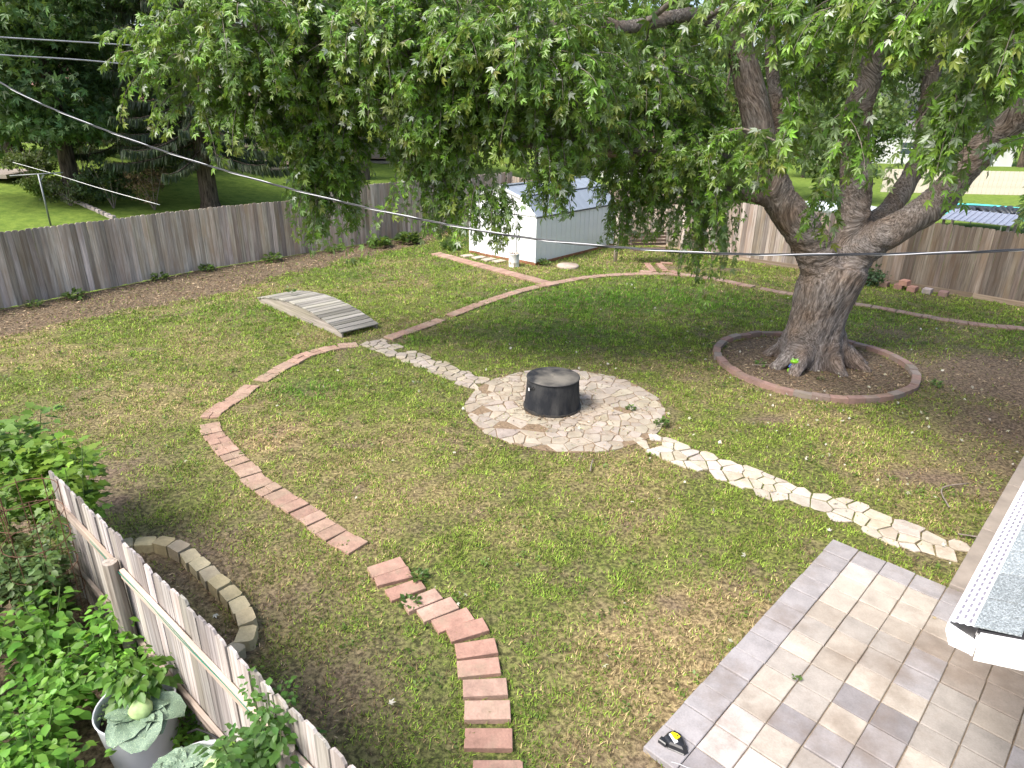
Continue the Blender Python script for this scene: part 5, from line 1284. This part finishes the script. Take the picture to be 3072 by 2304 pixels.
# wire cage
rust = m_plain('rusty_wire', (0.13, 0.065, 0.04), 0.8, 0.3, 12)
tc = thing('tomato_cage', (-4.30, 5.08, 0), 0, 'tall rusty wire tomato cage standing beside the near fence', 'cage')
for k in range(8):
    a = k * math.pi / 4; MB().tube([(0.24 * math.cos(a), 0.24 * math.sin(a), 0), (0.27 * math.cos(a), 0.27 * math.sin(a), 1.62)], 0.004, 5).obj('upright_wire', rust, tc)
for z in (0.5, 0.8, 1.1, 1.35, 1.58):
    MB().tube([(0.265 * math.cos(q), 0.265 * math.sin(q), z) for q in np.linspace(0, 2 * math.pi, 25)], 0.004, 5, False).obj('hoop_wire', rust, tc)
tc2 = thing('tomato_cage', (-4.95, 5.20, 0), 0, 'second rusty wire cage nearer the left picture edge', 'cage')
for k in range(8):
    a = k * math.pi / 4 + 0.3; MB().tube([(0.24 * math.cos(a), 0.24 * math.sin(a), 0), (0.27 * math.cos(a), 0.27 * math.sin(a), 1.5)], 0.004, 5).obj('upright_wire', rust, tc2)
for z in (0.5, 0.85, 1.2, 1.45):
    MB().tube([(0.265 * math.cos(q), 0.265 * math.sin(q), z) for q in np.linspace(0, 2 * math.pi, 25)], 0.004, 5, False).obj('hoop_wire', rust, tc2)

# tubs and cabbages
tubm = m_plain('grey_plastic', (0.56, 0.58, 0.61), 0.45, 0.08, 3, 0.4)
soilm = m_plain('potting_soil', (0.035, 0.027, 0.02), 0.95, 0.4, 30, 0.1, 0, 0.8)
def tub(label, x, y, r, h):
    th = thing('planter_tub', (x, y, 0), 0, label, 'planter', 'grey planter tubs')
    MB().lathe([(r * 0.78, 0.0), (r * 0.82, 0.05), (r * 0.97, h - 0.03), (r, h), (r * 0.985, h + 0.012), (r * 0.95, h), (r * 0.93, h - 0.03), (r * 0.88, h - 0.12)], 36).obj('shell', tubm, th, True)
    MB().lathe([(0.0, h - 0.09), (r * 0.5, h - 0.085), (r * 0.9, h - 0.10)], 24).obj('soil', soilm, th, True)
tub('large grey plastic tub holding a pepper plant and a cabbage', -2.83, 3.78, 0.285, 0.55)
tub('grey plastic tub at the bottom edge holding blue green cabbages', -2.14, 3.26, 0.285, 0.47)
def cabbage(label, x, y, z, r, col, head=True, nlf=11):
    th = thing('cabbage_plant', (x, y, z), 0, label, 'cabbage', 'cabbages in the tubs')
    lm_ = M['cabbage']
    for k in range(nlf):
        a = k * 2.4 + random.uniform(-0.2, 0.2); rr = r * (0.72 + 0.5 * (k / nlf)); V = []; F = []
        nu, nv_ = 7, 7
        for i in range(nu):
            s = i / (nu - 1)
            for j in range(nv_):
                tt = j / (nv_ - 1) * 2 - 1
                wd = rr * 0.50 * math.sin(math.pi * min(1.0, 0.10 + 0.86 * s)) ** 0.6
                xl = rr * s * 1.0; yl = tt * wd
                zl = 0.06 + rr * (0.62 * s - 0.62 * s * s) + rr * 0.16 * tt * tt * (1 - s) + 0.014 * math.sin(9 * tt + 5 * s + k) * abs(tt) + 0.010 * math.sin(14 * s + k * 2) * abs(tt)
                V.append((xl * math.cos(a) - yl * math.sin(a), xl * math.sin(a) + yl * math.cos(a), zl + 0.03 * (nlf - k) / nlf))
        for i in range(nu - 1):
            for j in range(nv_ - 1): F.append((i * nv_ + j, (i + 1) * nv_ + j, (i + 1) * nv_ + j + 1, i * nv_ + j + 1))
        link('leaf', mesh('leaf', V, F, lm_, True), th)
    if head:
        V = []; F = []; nu, nv_ = 14, 9; hr = r * 0.31
        for i in range(nv_):
            ph = math.pi * i / (nv_ - 1)
            for j in range(nu):
                a = 2 * math.pi * j / nu; q = hr * (1 + 0.05 * math.sin(3 * a + 2 * ph) + 0.03 * math.sin(7 * a - ph * 3))
                V.append((q * math.sin(ph) * math.cos(a), q * math.sin(ph) * math.sin(a), 0.11 + hr * 0.95 * math.cos(ph) + hr * 0.4))
        for i in range(nv_ - 1):
            for j in range(nu): F.append((i * nu + j, i * nu + (j + 1) % nu, (i + 1) * nu + (j + 1) % nu, (i + 1) * nu + j))
        link('head', mesh('head', V, F, M['cabhead'], True), th)
t = NT('cabbage_leaf'); co = t.coord(); vn = t.n('TexVoronoi', {'feature': 'DISTANCE_TO_EDGE'}, Vector=t.n('VectorMath', {'operation': 'ADD'}, _0=co, _1=t.n('TexNoise', Vector=co, Scale=9.0).outputs[1]).outputs[0], Scale=26.0).outputs[0]
c = t.mix(t.ramp(vn, [(0.0, 1.0), (0.09, 0.0)]), t.mix(t.noise(co, 5), (0.055, 0.105, 0.062), (0.17, 0.25, 0.19)), (0.34, 0.44, 0.28))
M['cabbage'] = t.surf(t.bsdf(c, 0.5, t.bump(vn, 0.4, 0.01), 0.4))
M['cabhead'] = m_plain('cabbage_head', (0.34, 0.46, 0.20), 0.5, 0.3, 14, 0.4, 0, 0.1)
cabbage('cabbage with spread leaves hanging over the large grey tub', -2.72, 3.68, 0.47, 0.27, None)
cabbage('blue green cabbage in the left half of the bottom tub', -2.26, 3.28, 0.40, 0.22, None, False, 13)
cabbage('pale headed cabbage in the right half of the bottom tub', -2.02, 3.28, 0.40, 0.24, None)
stalk_plant('pepper_plant', 'pepper plant with pointed glossy leaves in the large grey tub', -2.82, 3.92, 0.42, 0.20, 60, 0.12, (0.085, 0.19, 0.03), OVAL_V, OVAL_T, None, 'plant', nst=5, z0=0.46, fill=0.35, up=-0.1)
stalk_plant('ground_cover_plant', 'dark small leaved seedlings filling the back of the large tub', -2.93, 3.80, 0.10, 0.16, 90, 0.045, (0.04, 0.085, 0.03), OVAL_V, OVAL_T, None, 'plant', nst=10, z0=0.46, fill=0.3)
stalk_plant('leafy_plant', 'bright leaved seedling at the right side of the bottom tub', -1.90, 3.36, 0.22, 0.08, 26, 0.09, (0.12, 0.25, 0.03), OVAL_V, OVAL_T, None, 'plant', nst=3, z0=0.40, fill=0.4)

# ------------------------------------------------------------------ cables
def twisted(label, name, pts, strands, group=None, twist=0.42, rad=0.012, m=22):
    P_ = np.array(spline(pts, m)); th = thing(name, tuple(P_[0]), 0, label, 'cable', group)
    s = np.r_[0, np.cumsum(np.linalg.norm(np.diff(P_, axis=0), axis=1))]
    ss = np.arange(0, s[-1], 0.05); P_ = np.stack([np.interp(ss, s, P_[:, i]) for i in range(3)], 1) ; s = ss
    tg = unit(np.gradient(P_, axis=0)); sd = unit(np.cross(tg, [0, 0, 1.0])); up = np.cross(sd, tg)
    for k, (mat_, r_) in enumerate(strands):
        a = 2 * np.pi * (s / twist + k / len(strands))
        q = P_ + rad * (sd * np.cos(a)[:, None] + up * np.sin(a)[:, None]) - P_[0]
        MB().tube(q, r_, 6).obj('strand', mat_, th, True)
blk = m_plain('black_insulation', (0.018, 0.02, 0.024), 0.35, 0.2, 5, 0.5)
alu = m_plain('bare_aluminium', (0.50, 0.51, 0.53), 0.4, 0.08, 5, 0.4, 0.3)
twisted('twisted black and silver service cable sagging across the whole yard', 'service_cable', [(-8.6, 10.8, 5.75), (-7.05, 10.0, 5.0), (-5.83, 9.4, 4.6), (-4.14, 8.6, 4.19), (-2.46, 7.8, 3.89), (-1.02, 7.1, 3.71), (0.18, 6.6, 3.61), (1.23, 6.2, 3.6), (1.99, 5.9, 3.63), (2.71, 5.7, 3.68), (3.36, 5.5, 3.74), (4.0, 5.3, 3.82), (4.8, 5.05, 3.95)], [(blk, 0.0062), (blk, 0.0062), (alu, 0.0045)], twist=1.0, rad=0.0068)
gcab = m_plain('grey_cable', (0.30, 0.31, 0.34), 0.4, 0.2, 5, 0.5)
for lab, pts in (('upper of the two grey overhead wires at the top left', [(-13.5, 14.8, 6.1), (-12.01, 16.0, 6.06), (-11.38, 16.5, 6.04), (-9.44, 18.0, 6.03), (-7.17, 20.0, 6.0), (-4.35, 22.0, 6.02), (0, 26, 6.2)]), ('lower of the two grey overhead wires at the top left', [(-13.5, 14.8, 5.82), (-12.1, 16.0, 5.74), (-11.48, 16.5, 5.69), (-10.23, 17.5, 5.66), (-8.7, 18.6, 5.56), (-5.99, 20.0, 5.5), (-2, 23, 5.6)])):
    o = MB().tube(spline(pts, 6), 0.017, 6).obj('overhead_wire', gcab, None, True); tag(o, lab, 'wire', 'overhead wires')
o = MB().tube(spline([(-17.9, 25.02, 2.70), (-16.3, 24.7, 2.35), (-14.6, 24.3, 1.95), (-12.2, 23.6, 1.5)], 6), 0.009, 6).obj('clothes_line', m_plain('white_line', (0.8, 0.8, 0.8), 0.5), None, True)
tag(o, 'white line slanting down past the clothes post behind the fence', 'line')

# ------------------------------------------------------------------ smaller things in the yard
# hook hanging from the broken limb
hk = MB().tube(spline([(4.23, 12.98, 3.30), (4.235, 12.98, 3.1), (4.25, 12.98, 2.85), (4.262, 12.98, 2.74), (4.245, 12.98, 2.70), (4.215, 12.98, 2.72), (4.22, 12.98, 2.76)], 5), 0.008, 6).obj('plant_hook', m_plain('black_iron', (0.015, 0.015, 0.016), 0.5), None, True)
tag(hk, 'black iron plant hook hanging from the stub of the maple limb', 'hook')

# frog figurine reading a book
fg = thing('frog_figurine', (5.60, 12.52, 0.0), -0.35, 'green frog garden figurine holding an orange book at the maple foot', 'figurine')
fgm = m_plain('frog_green', (0.22, 0.52, 0.02), 0.3, 0.12, 8, 0.5)
def ball(c, r, mat_, name, parent, n_=14):
    V = []; F = []
    for i in range(9):
        ph = math.pi * i / 8
        for j in range(n_):
            a = 2 * math.pi * j / n_; V.append((c[0] + r[0] * math.sin(ph) * math.cos(a), c[1] + r[1] * math.sin(ph) * math.sin(a), c[2] + r[2] * math.cos(ph)))
    for i in range(8):
        for j in range(n_): F.append((i * n_ + j, i * n_ + (j + 1) % n_, (i + 1) * n_ + (j + 1) % n_, (i + 1) * n_ + j))
    return link(name, mesh(name, V, F, mat_, True), parent)
ball((0, 0.02, 0.13), (0.085, 0.075, 0.13), m_plain('pink_shirt', (0.55, 0.09, 0.14), 0.4), 'body', fg)
fg.scale = (0.74, 0.74, 0.74)
hd = ball((0, 0.0, 0.285), (0.115, 0.085, 0.062), fgm, 'head', fg)
for s in (-1, 1):
    ball((s * 0.055, -0.01, 0.345), (0.032, 0.032, 0.034), fgm, 'eye', hd)
    ball((s * 0.058, -0.036, 0.350), (0.015, 0.012, 0.017), M['white'], 'eye_white', hd)
    MB().tube([(s * 0.07, 0.0, 0.20), (s * 0.12, -0.05, 0.14), (s * 0.06, -0.10, 0.13)], [0.028, 0.022, 0.020], 8).obj('arm', m_plain('blue_sleeve', (0.06, 0.12, 0.35), 0.4) if s < 0 else bpy.data.materials['blue_sleeve'], fg, True)
    MB().tube([(s * 0.05, 0.0, 0.05), (s * 0.13, -0.06, 0.06), (s * 0.12, -0.13, 0.02)], [0.04, 0.03, 0.025], 8).obj('leg', fgm, fg, True)
bk = thing('book', (0, -0.115, 0.12)); bk.parent = fg
orm = m_plain('orange_cover', (0.85, 0.22, 0.015), 0.35)
for s in (-1, 1): MB().box((s * 0.036, 0, 0), (0.074, 0.012, 0.125), 0).obj('cover_board', orm, bk, rot=(-0.35, 0, s * 0.35))
MB().box((0, 0.012, 0.003), (0.12, 0.012, 0.115)).obj('pages', m_plain('yellow_pages', (0.8, 0.6, 0.08), 0.5), bk, rot=(-0.35, 0, 0))

# black bait trap with sticker on the patio corner
tr_ = thing('bait_trap', (1.375, 3.93, 0.042), 0.55, 'black plastic trap with a yellow and white sticker on the patio corner', 'trap')
bp = m_plain('black_plastic', (0.018, 0.019, 0.022), 0.32, 0.2, 6, 0.5)
def loft(rings, mat_, name, parent, smooth=True):
    n_ = len(rings[0]); V = [p for r_ in rings for p in r_]; F = []
    for i in range(len(rings) - 1):
        for j in range(n_): F.append((i * n_ + j, i * n_ + (j + 1) % n_, (i + 1) * n_ + (j + 1) % n_, (i + 1) * n_ + j))
    F.append(tuple(range((len(rings) - 1) * n_, len(rings) * n_)))
    return link(name, mesh(name, V, F, mat_, smooth), parent)
def outline(s, z, dy=0.0):
    P_ = [(-0.075, 0.085), (0.0, 0.10), (0.06, 0.085), (0.085, 0.02), (0.06, -0.05), (0.022, -0.115), (-0.022, -0.115), (-0.06, -0.05), (-0.092, 0.0)]
    return [(x * s, y * s + dy, z) for x, y in P_]
loft([outline(1.0, 0.0), outline(1.03, 0.012), outline(0.95, 0.018), outline(0.86, 0.055, 0.003), outline(0.70, 0.072, 0.006), outline(0.4, 0.078, 0.008)], bp, 'shell', tr_, False)
MB().box((-0.085, 0.055, 0.026), (0.05, 0.07, 0.05), 0.25, 0.008).obj('entrance', bp, tr_)
MB().bar((0.035, -0.085, 0.040), (0.045, 0.02, 0.072), 0.008, 0.010).obj('rib', bp, tr_)
lb = MB().add([(-0.050, -0.030, 0.0815), (-0.014, -0.032, 0.0815), (0.012, 0.062, 0.0815), (-0.030, 0.060, 0.0815)], [(0, 1, 2, 3)]).obj('sticker', M['white'], tr_)
MB().add([(-0.022, -0.012, 0.0835), (0.036, -0.006, 0.0835), (0.034, 0.030, 0.0835), (0.012, 0.062, 0.0835), (-0.012, 0.060, 0.0835)], [(0, 1, 2, 3, 4)]).obj('yellow_panel', m_plain('sticker_yellow', (0.85, 0.68, 0.01), 0.5, 0.05), lb)
lett = MB()
for k in range(5): lett.add([(-0.022 + 0.004 * k, 0.010 + 0.010 * k, 0.0850), (-0.010 + 0.004 * k, 0.010 + 0.010 * k, 0.0850), (-0.009 + 0.004 * k, 0.015 + 0.010 * k, 0.0850), (-0.021 + 0.004 * k, 0.015 + 0.010 * k, 0.0850)], [(0, 1, 2, 3)])
lett.obj('orange_lettering', m_plain('sticker_orange', (0.80, 0.20, 0.02), 0.5), lb)
MB().prism([(0.020 + 0.010 * math.cos(q), 0.012 + 0.007 * math.sin(q)) for q in np.linspace(0, 5.6, 8)], 0.0840, 0.0852).obj('dark_picture', m_plain('sticker_dark', (0.10, 0.03, 0.02), 0.5), lb)
tr_.scale = (1.0, 1.0, 0.8)
o = MB().tube(spline([(1.30, 3.76, 0.050), (1.36, 3.742, 0.050), (1.42, 3.712, 0.050), (1.46, 3.705, 0.050)], 3), 0.0035, 5).obj('metal_rod', alu, None, True)
tag(o, 'thin bright metal rod lying on the patio below the black trap', 'rod')

# bucket by the shed
bu = thing('paint_bucket', (0.0, 21.63, 0), 0.4, 'rust streaked white and blue bucket at the shed corner', 'bucket')
t = NT('rusty_bucket'); co = t.coord(); f = t.noise(t.mapping(co, (7, 7, 2.5)), 1.0, 5)
M['bucket'] = t.surf(t.bsdf(t.ramp(f, [(0.36, (0.34, 0.24, 0.14)), (0.44, (0.68, 0.69, 0.68)), (0.58, (0.66, 0.70, 0.72)), (0.68, (0.30, 0.45, 0.60))]), 0.6, None, 0.3))
MB().lathe([(0.165, 0.0), (0.168, 0.14), (0.174, 0.15), (0.172, 0.16), (0.178, 0.40), (0.186, 0.41), (0.184, 0.43), (0.170, 0.43), (0.168, 0.36)], 28).obj('shell', M['bucket'], bu, True)
MB().lathe([(0, 0.37), (0.1, 0.375), (0.17, 0.36)], 20).obj('filling', m_plain('wood_bits', (0.30, 0.20, 0.10), 0.9, 0.4, 30), bu)
for k in range(7):
    a = k * 0.9; MB().tube([(0.02 * k - 0.06, 0.02, 0.36), (0.09 * math.cos(a), 0.09 * math.sin(a), 0.40 + 0.03 * (k % 3)), (0.16 * math.cos(a), 0.16 * math.sin(a), 0.44 + 0.04 * (k % 2))], [0.02, 0.018, 0.008], 6).obj('wood_scrap', M['rail'], bu)
MB().tube([(0.18 * math.cos(q), 0.03, 0.40 + 0.10 * math.sin(q) * -1) for q in np.linspace(0, math.pi, 12)], 0.004, 5, False).obj('bail_handle', gcab, bu)
# round stepping stone
V = []; F = []
for r_, z in ((0.36, 0.0), (0.36, 0.05), (0.335, 0.075), (0.0, 0.085)):
    for k in range(26): a = 2 * math.pi * k / 26; V.append((r_ * math.cos(a) * (1 + 0.02 * math.sin(3 * a)), r_ * math.sin(a), z))
for i in range(3):
    for k in range(26): F.append((i * 26 + k, i * 26 + (k + 1) % 26, i * 26 + 26 + (k + 1) % 26, i * 26 + 26 + k))
o = link('stepping_stone', mesh('stepping_stone', V, F, M['stone'], True), None, (1.76, 21.68, 0.0), color=(0.40, 0.33, 0.28)); tag(o, 'round pinkish grey stepping stone lying beside the shed', 'stone')

# swing bench between two posts
sw = thing('swing_bench', (4.55, 22.75, 0), 0.15, 'dark wooden swing bench hung between two bare posts', 'swing bench')
logm = m_wood('pale_log', (0.25, 0.21, 0.18), (0.60, 0.54, 0.48), (0.38, 0.29, 0.22), False, 2, 0.5, 12)
redw = m_wood('reddish_wood', (0.07, 0.05, 0.04), (0.19, 0.135, 0.105), (0.13, 0.085, 0.06), False, 0, 0.4, 20)
for x in (-1.15, 1.15): MB().tube([(x, 0, -0.1), (x + 0.02, 0, 0.9), (x - 0.01, 0, 1.95)], [0.07, 0.062, 0.058], 10).obj('post', logm, sw, True)
MB().tube([(-1.4, 0, 1.92), (0, 0.02, 1.95), (1.4, 0, 1.92)], 0.055, 10).obj('crossbeam', redw, sw, True)
for k in range(4): MB().box((0, -0.32 + k * 0.13, 0.44), (1.30, 0.11, 0.025)).obj('seat_slat', redw, sw)
for k in range(4): MB().box((0, 0.16 + k * 0.02, 0.56 + k * 0.11), (1.30, 0.022, 0.085)).obj('back_slat', redw, sw)
for x in (-0.72, 0.72):
    MB().tube([(x, -0.3, 0.44), (x * 1.05, 0, 1.90)], 0.008, 5).obj('chain', gm, sw); MB().tube([(x, 0.2, 0.95), (x * 1.05, 0, 1.90)], 0.008, 5).obj('chain', gm, sw)
    MB().box((x, -0.08, 0.64), (0.06, 0.5, 0.03)).obj('armrest', redw, sw)

# spare pavers stacked by the brown fence
k_ = 0
for (x, y, z, a, c) in [(11.35, 19.45, 0.07, 0.8, (0.27, 0.15, 0.125)), (11.62, 19.22, 0.07, 0.75, (0.33, 0.19, 0.15)), (11.45, 19.38, 0.21, 0.7, (0.38, 0.21, 0.16)), (11.92, 18.98, 0.07, 0.8, (0.36, 0.31, 0.31)), (12.22, 18.70, 0.07, 0.85, (0.24, 0.155, 0.14)), (11.05, 19.72, 0.07, 0.8, (0.25, 0.16, 0.13))]:
    o = MB().box((0, 0, 0), (0.22, 0.30, 0.14), 0, 0.008).obj('spare_block', M['block'], None, loc=(x, y, z), rot=(0, 0, a - math.pi / 2), color=c)
    tag(o, ['dark red block left of the stacked pair by the brown fence', 'reddish block right of the stacked pair by the brown fence', 'orange red block lying on top of the row by the brown fence', 'pale grey block in the row by the brown fence', 'darkest block at the right end of the row by the brown fence', 'block at the left end of the row by the brown fence'][k_], 'block', 'spare blocks by the brown fence'); k_ += 1

# fallen twigs
for k, (lab, pts) in enumerate([('forked bare twig lying on the soil near the house walk', [(5.75, 7.55), (5.85, 7.9), (6.0, 8.05), (6.35, 8.12)]), ('short dark stick on the lawn right of the fire pit terrace', [(1.13, 8.35), (1.16, 8.5), (1.2, 8.65)]), ('long thin stick on the soil by the flagstone path end', [(5.5, 6.95), (5.8, 6.85), (6.1, 6.75)]), ('pale stick leaning in the mulch beside the frog', [(4.85, 12.75), (5.2, 12.75), (5.5, 12.85)])]):
    o = MB().tube(spline([(x, y, 0.035 + 0.01 * i) for i, (x, y) in enumerate(pts)], 3), 0.011, 5).obj('fallen_twig', M['twig'], None, True); tag(o, lab, 'twig', 'fallen twigs')

# ------------------------------------------------------------------ weeds
def weed(label, x, y, r, n_, base, group='weeds along the edges', h=0.12):
    th = thing('weed', (x, y, 0), 0, label, 'weed', group)
    a = rng.uniform(0, 6.28, n_); rr = r * np.sqrt(rng.random(n_)) * 0.6
    o = np.c_[np.cos(a), np.sin(a), np.zeros(n_)]
    P_ = o * rr[:, None] + np.c_[np.zeros(n_), np.zeros(n_), rng.uniform(0.01, h, n_)]
    A_ = o + np.c_[np.zeros(n_), np.zeros(n_), rng.uniform(-0.1, 0.9, n_)]
    link('foliage', leaves_mesh('foliage', P_, A_, np.array([0, 0, 1.0]) + rng.normal(0, 0.4, (n_, 3)), rng.uniform(0.5, 1.1, n_) * r * 0.55, leaf_colors(n_, base, 0.25), M['plant'], OVAL_V, OVAL_T), th)['kind'] = 'stuff'
    return th
for lab, x, y, r, n_ in (('pale weed at the left end of the mulch strip', -11.9, 16.1, 0.25, 40), ('bushy weed at the foot of the grey fence near the left', -11.4, 16.9, 0.33, 60), ('low weed line at the fence foot', -10.2, 19.0, 0.30, 50), ('dark upright weed climbing the grey fence', -9.4, 20.3, 0.28, 60), ('broad dark leaved weed in the mulch strip', -7.9, 21.8, 0.36, 60), ('light weed in the mulch under the hanging boughs', -6.3, 23.4, 0.30, 50), ('spreading weed patch before the fence near the shed', -4.9, 24.5, 0.50, 110), ('wide weed patch further along the fence towards the shed', -4.0, 25.3, 0.55, 120), ('weed clump left of the shed corner', -2.3, 24.3, 0.4, 70), ('weed tuft at the shed foot beside the stepping stone', 1.0, 21.9, 0.25, 50), ('weed between the flagstones right of the fire pit', 2.05, 10.55, 0.11, 36), ('weed at the right rim of the flagstone circle', 2.45, 9.95, 0.16, 40), ('green weed at the brick ring beside the trunk shade', 8.05, 11.85, 0.16, 30), ('tiny weed in the mulch in front of the trunk', 5.95, 12.05, 0.10, 20), ('weed in the mulch left of the frog', 5.05, 12.85, 0.16, 30), ('weed on the arched bridge boards', -5.6, 16.5, 0.2, 26), ('weed tuft beside the near brick steps', -1.0, 5.98, 0.14, 40), ('weed tuft between two near brick steps', -1.02, 5.55, 0.14, 36), ('moss tuft in a patio joint', 2.62, 4.62, 0.05, 30)):
    w_ = weed(lab, x, y, r, n_, np.array((0.085, 0.145, 0.035)) * random.uniform(0.7, 1.25), h=r * 0.6)
    if 'bridge' in lab: w_.location.z = 0.36
    if 'patio' in lab: w_.location.z = 0.04

# broad-leaved lawn weeds, too many to count
m = 5200
wx = rng.uniform(-11, 13, m); wy = rng.uniform(2.6, 23, m)
s_, d_, l_ = cover(wx, wy)
kp = in_view(wx, wy) & ~blocked(wx, wy) & (s_ < 0.55) & (fbm(wx, wy, 1.1, 77) > 0.52) & (side(wx, wy, LAWN_EDGE) < 0) & ~((side(wx, wy, FENCE_F) < 0.1) & (wx < 0.3) & (wy < 7)) & (side(wx, wy, FENCE_R) < -0.3) & ((wy < 20.5) | (wx > 3))
wx, wy = wx[kp], wy[kp]; m = len(wx); kk = 9
bx = np.repeat(wx, kk) + rng.normal(0, 0.035, m * kk); by = np.repeat(wy, kk) + rng.normal(0, 0.035, m * kk)
a = rng.uniform(0, 6.28, m * kk); o = np.c_[np.cos(a), np.sin(a), rng.uniform(0.0, 0.9, m * kk)]
cbase = np.repeat(np.stack([np.array((0.105, 0.175, 0.032)) * np.exp(rng.normal(0, 0.25)) for _ in range(m)]), kk, 0) * np.exp(rng.normal(0, 0.15, (m * kk, 1)))
lw = link('lawn_weeds', leaves_mesh('lawn_weeds', np.c_[bx, by, rng.uniform(0.005, 0.03, m * kk)], o, np.array([0, 0, 1.0]) + rng.normal(0, 0.4, (m * kk, 3)), rng.uniform(0.02, 0.045, m * kk) * np.interp(cam_dist(bx, by), [6, 20], [1, 1.5]), cbase, M['plant'], DIAM_V, DIAM_T))
tag(lw, 'small broad leaved weeds scattered through the lawn', 'weeds', kind='stuff')

# ------------------------------------------------------------------ litter
m = 110000
wx = rng.uniform(-15, 10, m); wy = rng.uniform(9, 30, m)
e = side(wx, wy, LAWN_EDGE); tr2 = np.hypot(wx - TREE[0], wy - TREE[1])
kp = ((e > -0.25) & (side(wx, wy, FENCE_L) < -0.05)) | ((tr2 < TREE[2] - 0.12))
ex = rng.uniform(-4.9, -0.4, 5000); ey = rng.uniform(2.4, 6.4, 5000)
gk = (side(ex, ey, FENCE_F) < 0.9) & (side(ex, ey, FENCE_F) > 0.05)
ex2 = rng.uniform(6.5, 12, 3500); ey2 = rng.uniform(7.5, 14, 3500); g2 = cover(ex2, ey2)[0] > 0.5
ex3 = rng.uniform(1.0, 2.6, 6000); ey3 = rng.uniform(3.6, 6.2, 6000); g3 = (cover(ex3, ey3)[1] > 0.55) & ~blocked(ex3, ey3)
fa_ = rng.uniform(0, 6.28, 520); fr_ = np.abs(rng.normal(0.5, 0.16, 520)); fx_ = 0.72 + fr_ * np.cos(fa_) * 1.0; fy_ = 10.6 + fr_ * np.sin(fa_)
fx2 = rng.uniform(-0.8, 2.6, 500); fy2 = rng.uniform(9.0, 12.3, 500)
wx = np.concatenate([wx[kp], ex[gk], ex2[g2], fx_, fx2]); wy = np.concatenate([wy[kp], ey[gk], ey2[g2], fy_, fy2])
m = len(wx); a = rng.uniform(0, 6.28, m)
TVl = np.array([(0, 0, 0), (.10, .5, .03), (0, 1, 0), (-.10, .5, .03)])
cl = np.array([(0.27, 0.185, 0.115), (0.16, 0.10, 0.065), (0.40, 0.31, 0.20), (0.08, 0.055, 0.04)])[rng.integers(0, 4, m)] * rng.uniform(0.7, 1.2, (m, 1)) * np.clip(0.2 + 1.6 * fbm(wx, wy, 1.6, 61), 0.4, 1.5)[:, None]
lt_ = link('mulch_litter', leaves_mesh('mulch_litter', np.c_[wx, wy, rng.uniform(0.004, 0.025, m) + 0.015 * (np.hypot(wx - CIRC[0], wy - CIRC[1]) < 2)], np.c_[np.cos(a), np.sin(a), rng.normal(0, 0.2, m)], np.array([0, 0, 1.0]) + rng.normal(0, 0.3, (m, 3)), rng.uniform(0.03, 0.10, m) * np.interp(cam_dist(wx, wy), [6, 20], [0.6, 1.35]), cl, M['litter'], TVl, DIAM_T))
tag(lt_, 'dry straw and wood chip litter on the bare earth', 'litter', kind='stuff')
m = 430
wx = np.concatenate([rng.uniform(-5, 9.5, m // 3), rng.normal(5.5, 2.6, m - m // 3)]); wy = np.concatenate([rng.uniform(3.0, 20, m // 3), rng.normal(11.0, 3.2, m - m // 3)])
kp = in_view(wx, wy) & (wy > 3) & (side(wx, wy, FENCE_F) > 0.1) & (wx * VA[0] + wy * VA[1] < -0.3)
wx, wy = wx[kp], wy[kp]; m = len(wx); a = rng.uniform(0, 6.28, m)
cl = np.array([(0.55, 0.55, 0.46), (0.42, 0.42, 0.30), (0.34, 0.27, 0.15), (0.62, 0.60, 0.52)])[rng.integers(0, 4, m)] * rng.uniform(0.75, 1.1, (m, 1))
fl = link('fallen_leaves', leaves_mesh('fallen_leaves', np.c_[wx, wy, rng.uniform(0.045, 0.06, m)], np.c_[np.cos(a), np.sin(a), rng.normal(0, 0.25, m)], np.array([0, 0, 0.7]) + rng.normal(0, 0.7, (m, 3)), rng.uniform(0.025, 0.065, m), cl, M['litter'], MAPLE_V, MAPLE_T))
tag(fl, 'pale curled maple leaves scattered over lawn and paving', 'leaves', kind='stuff')
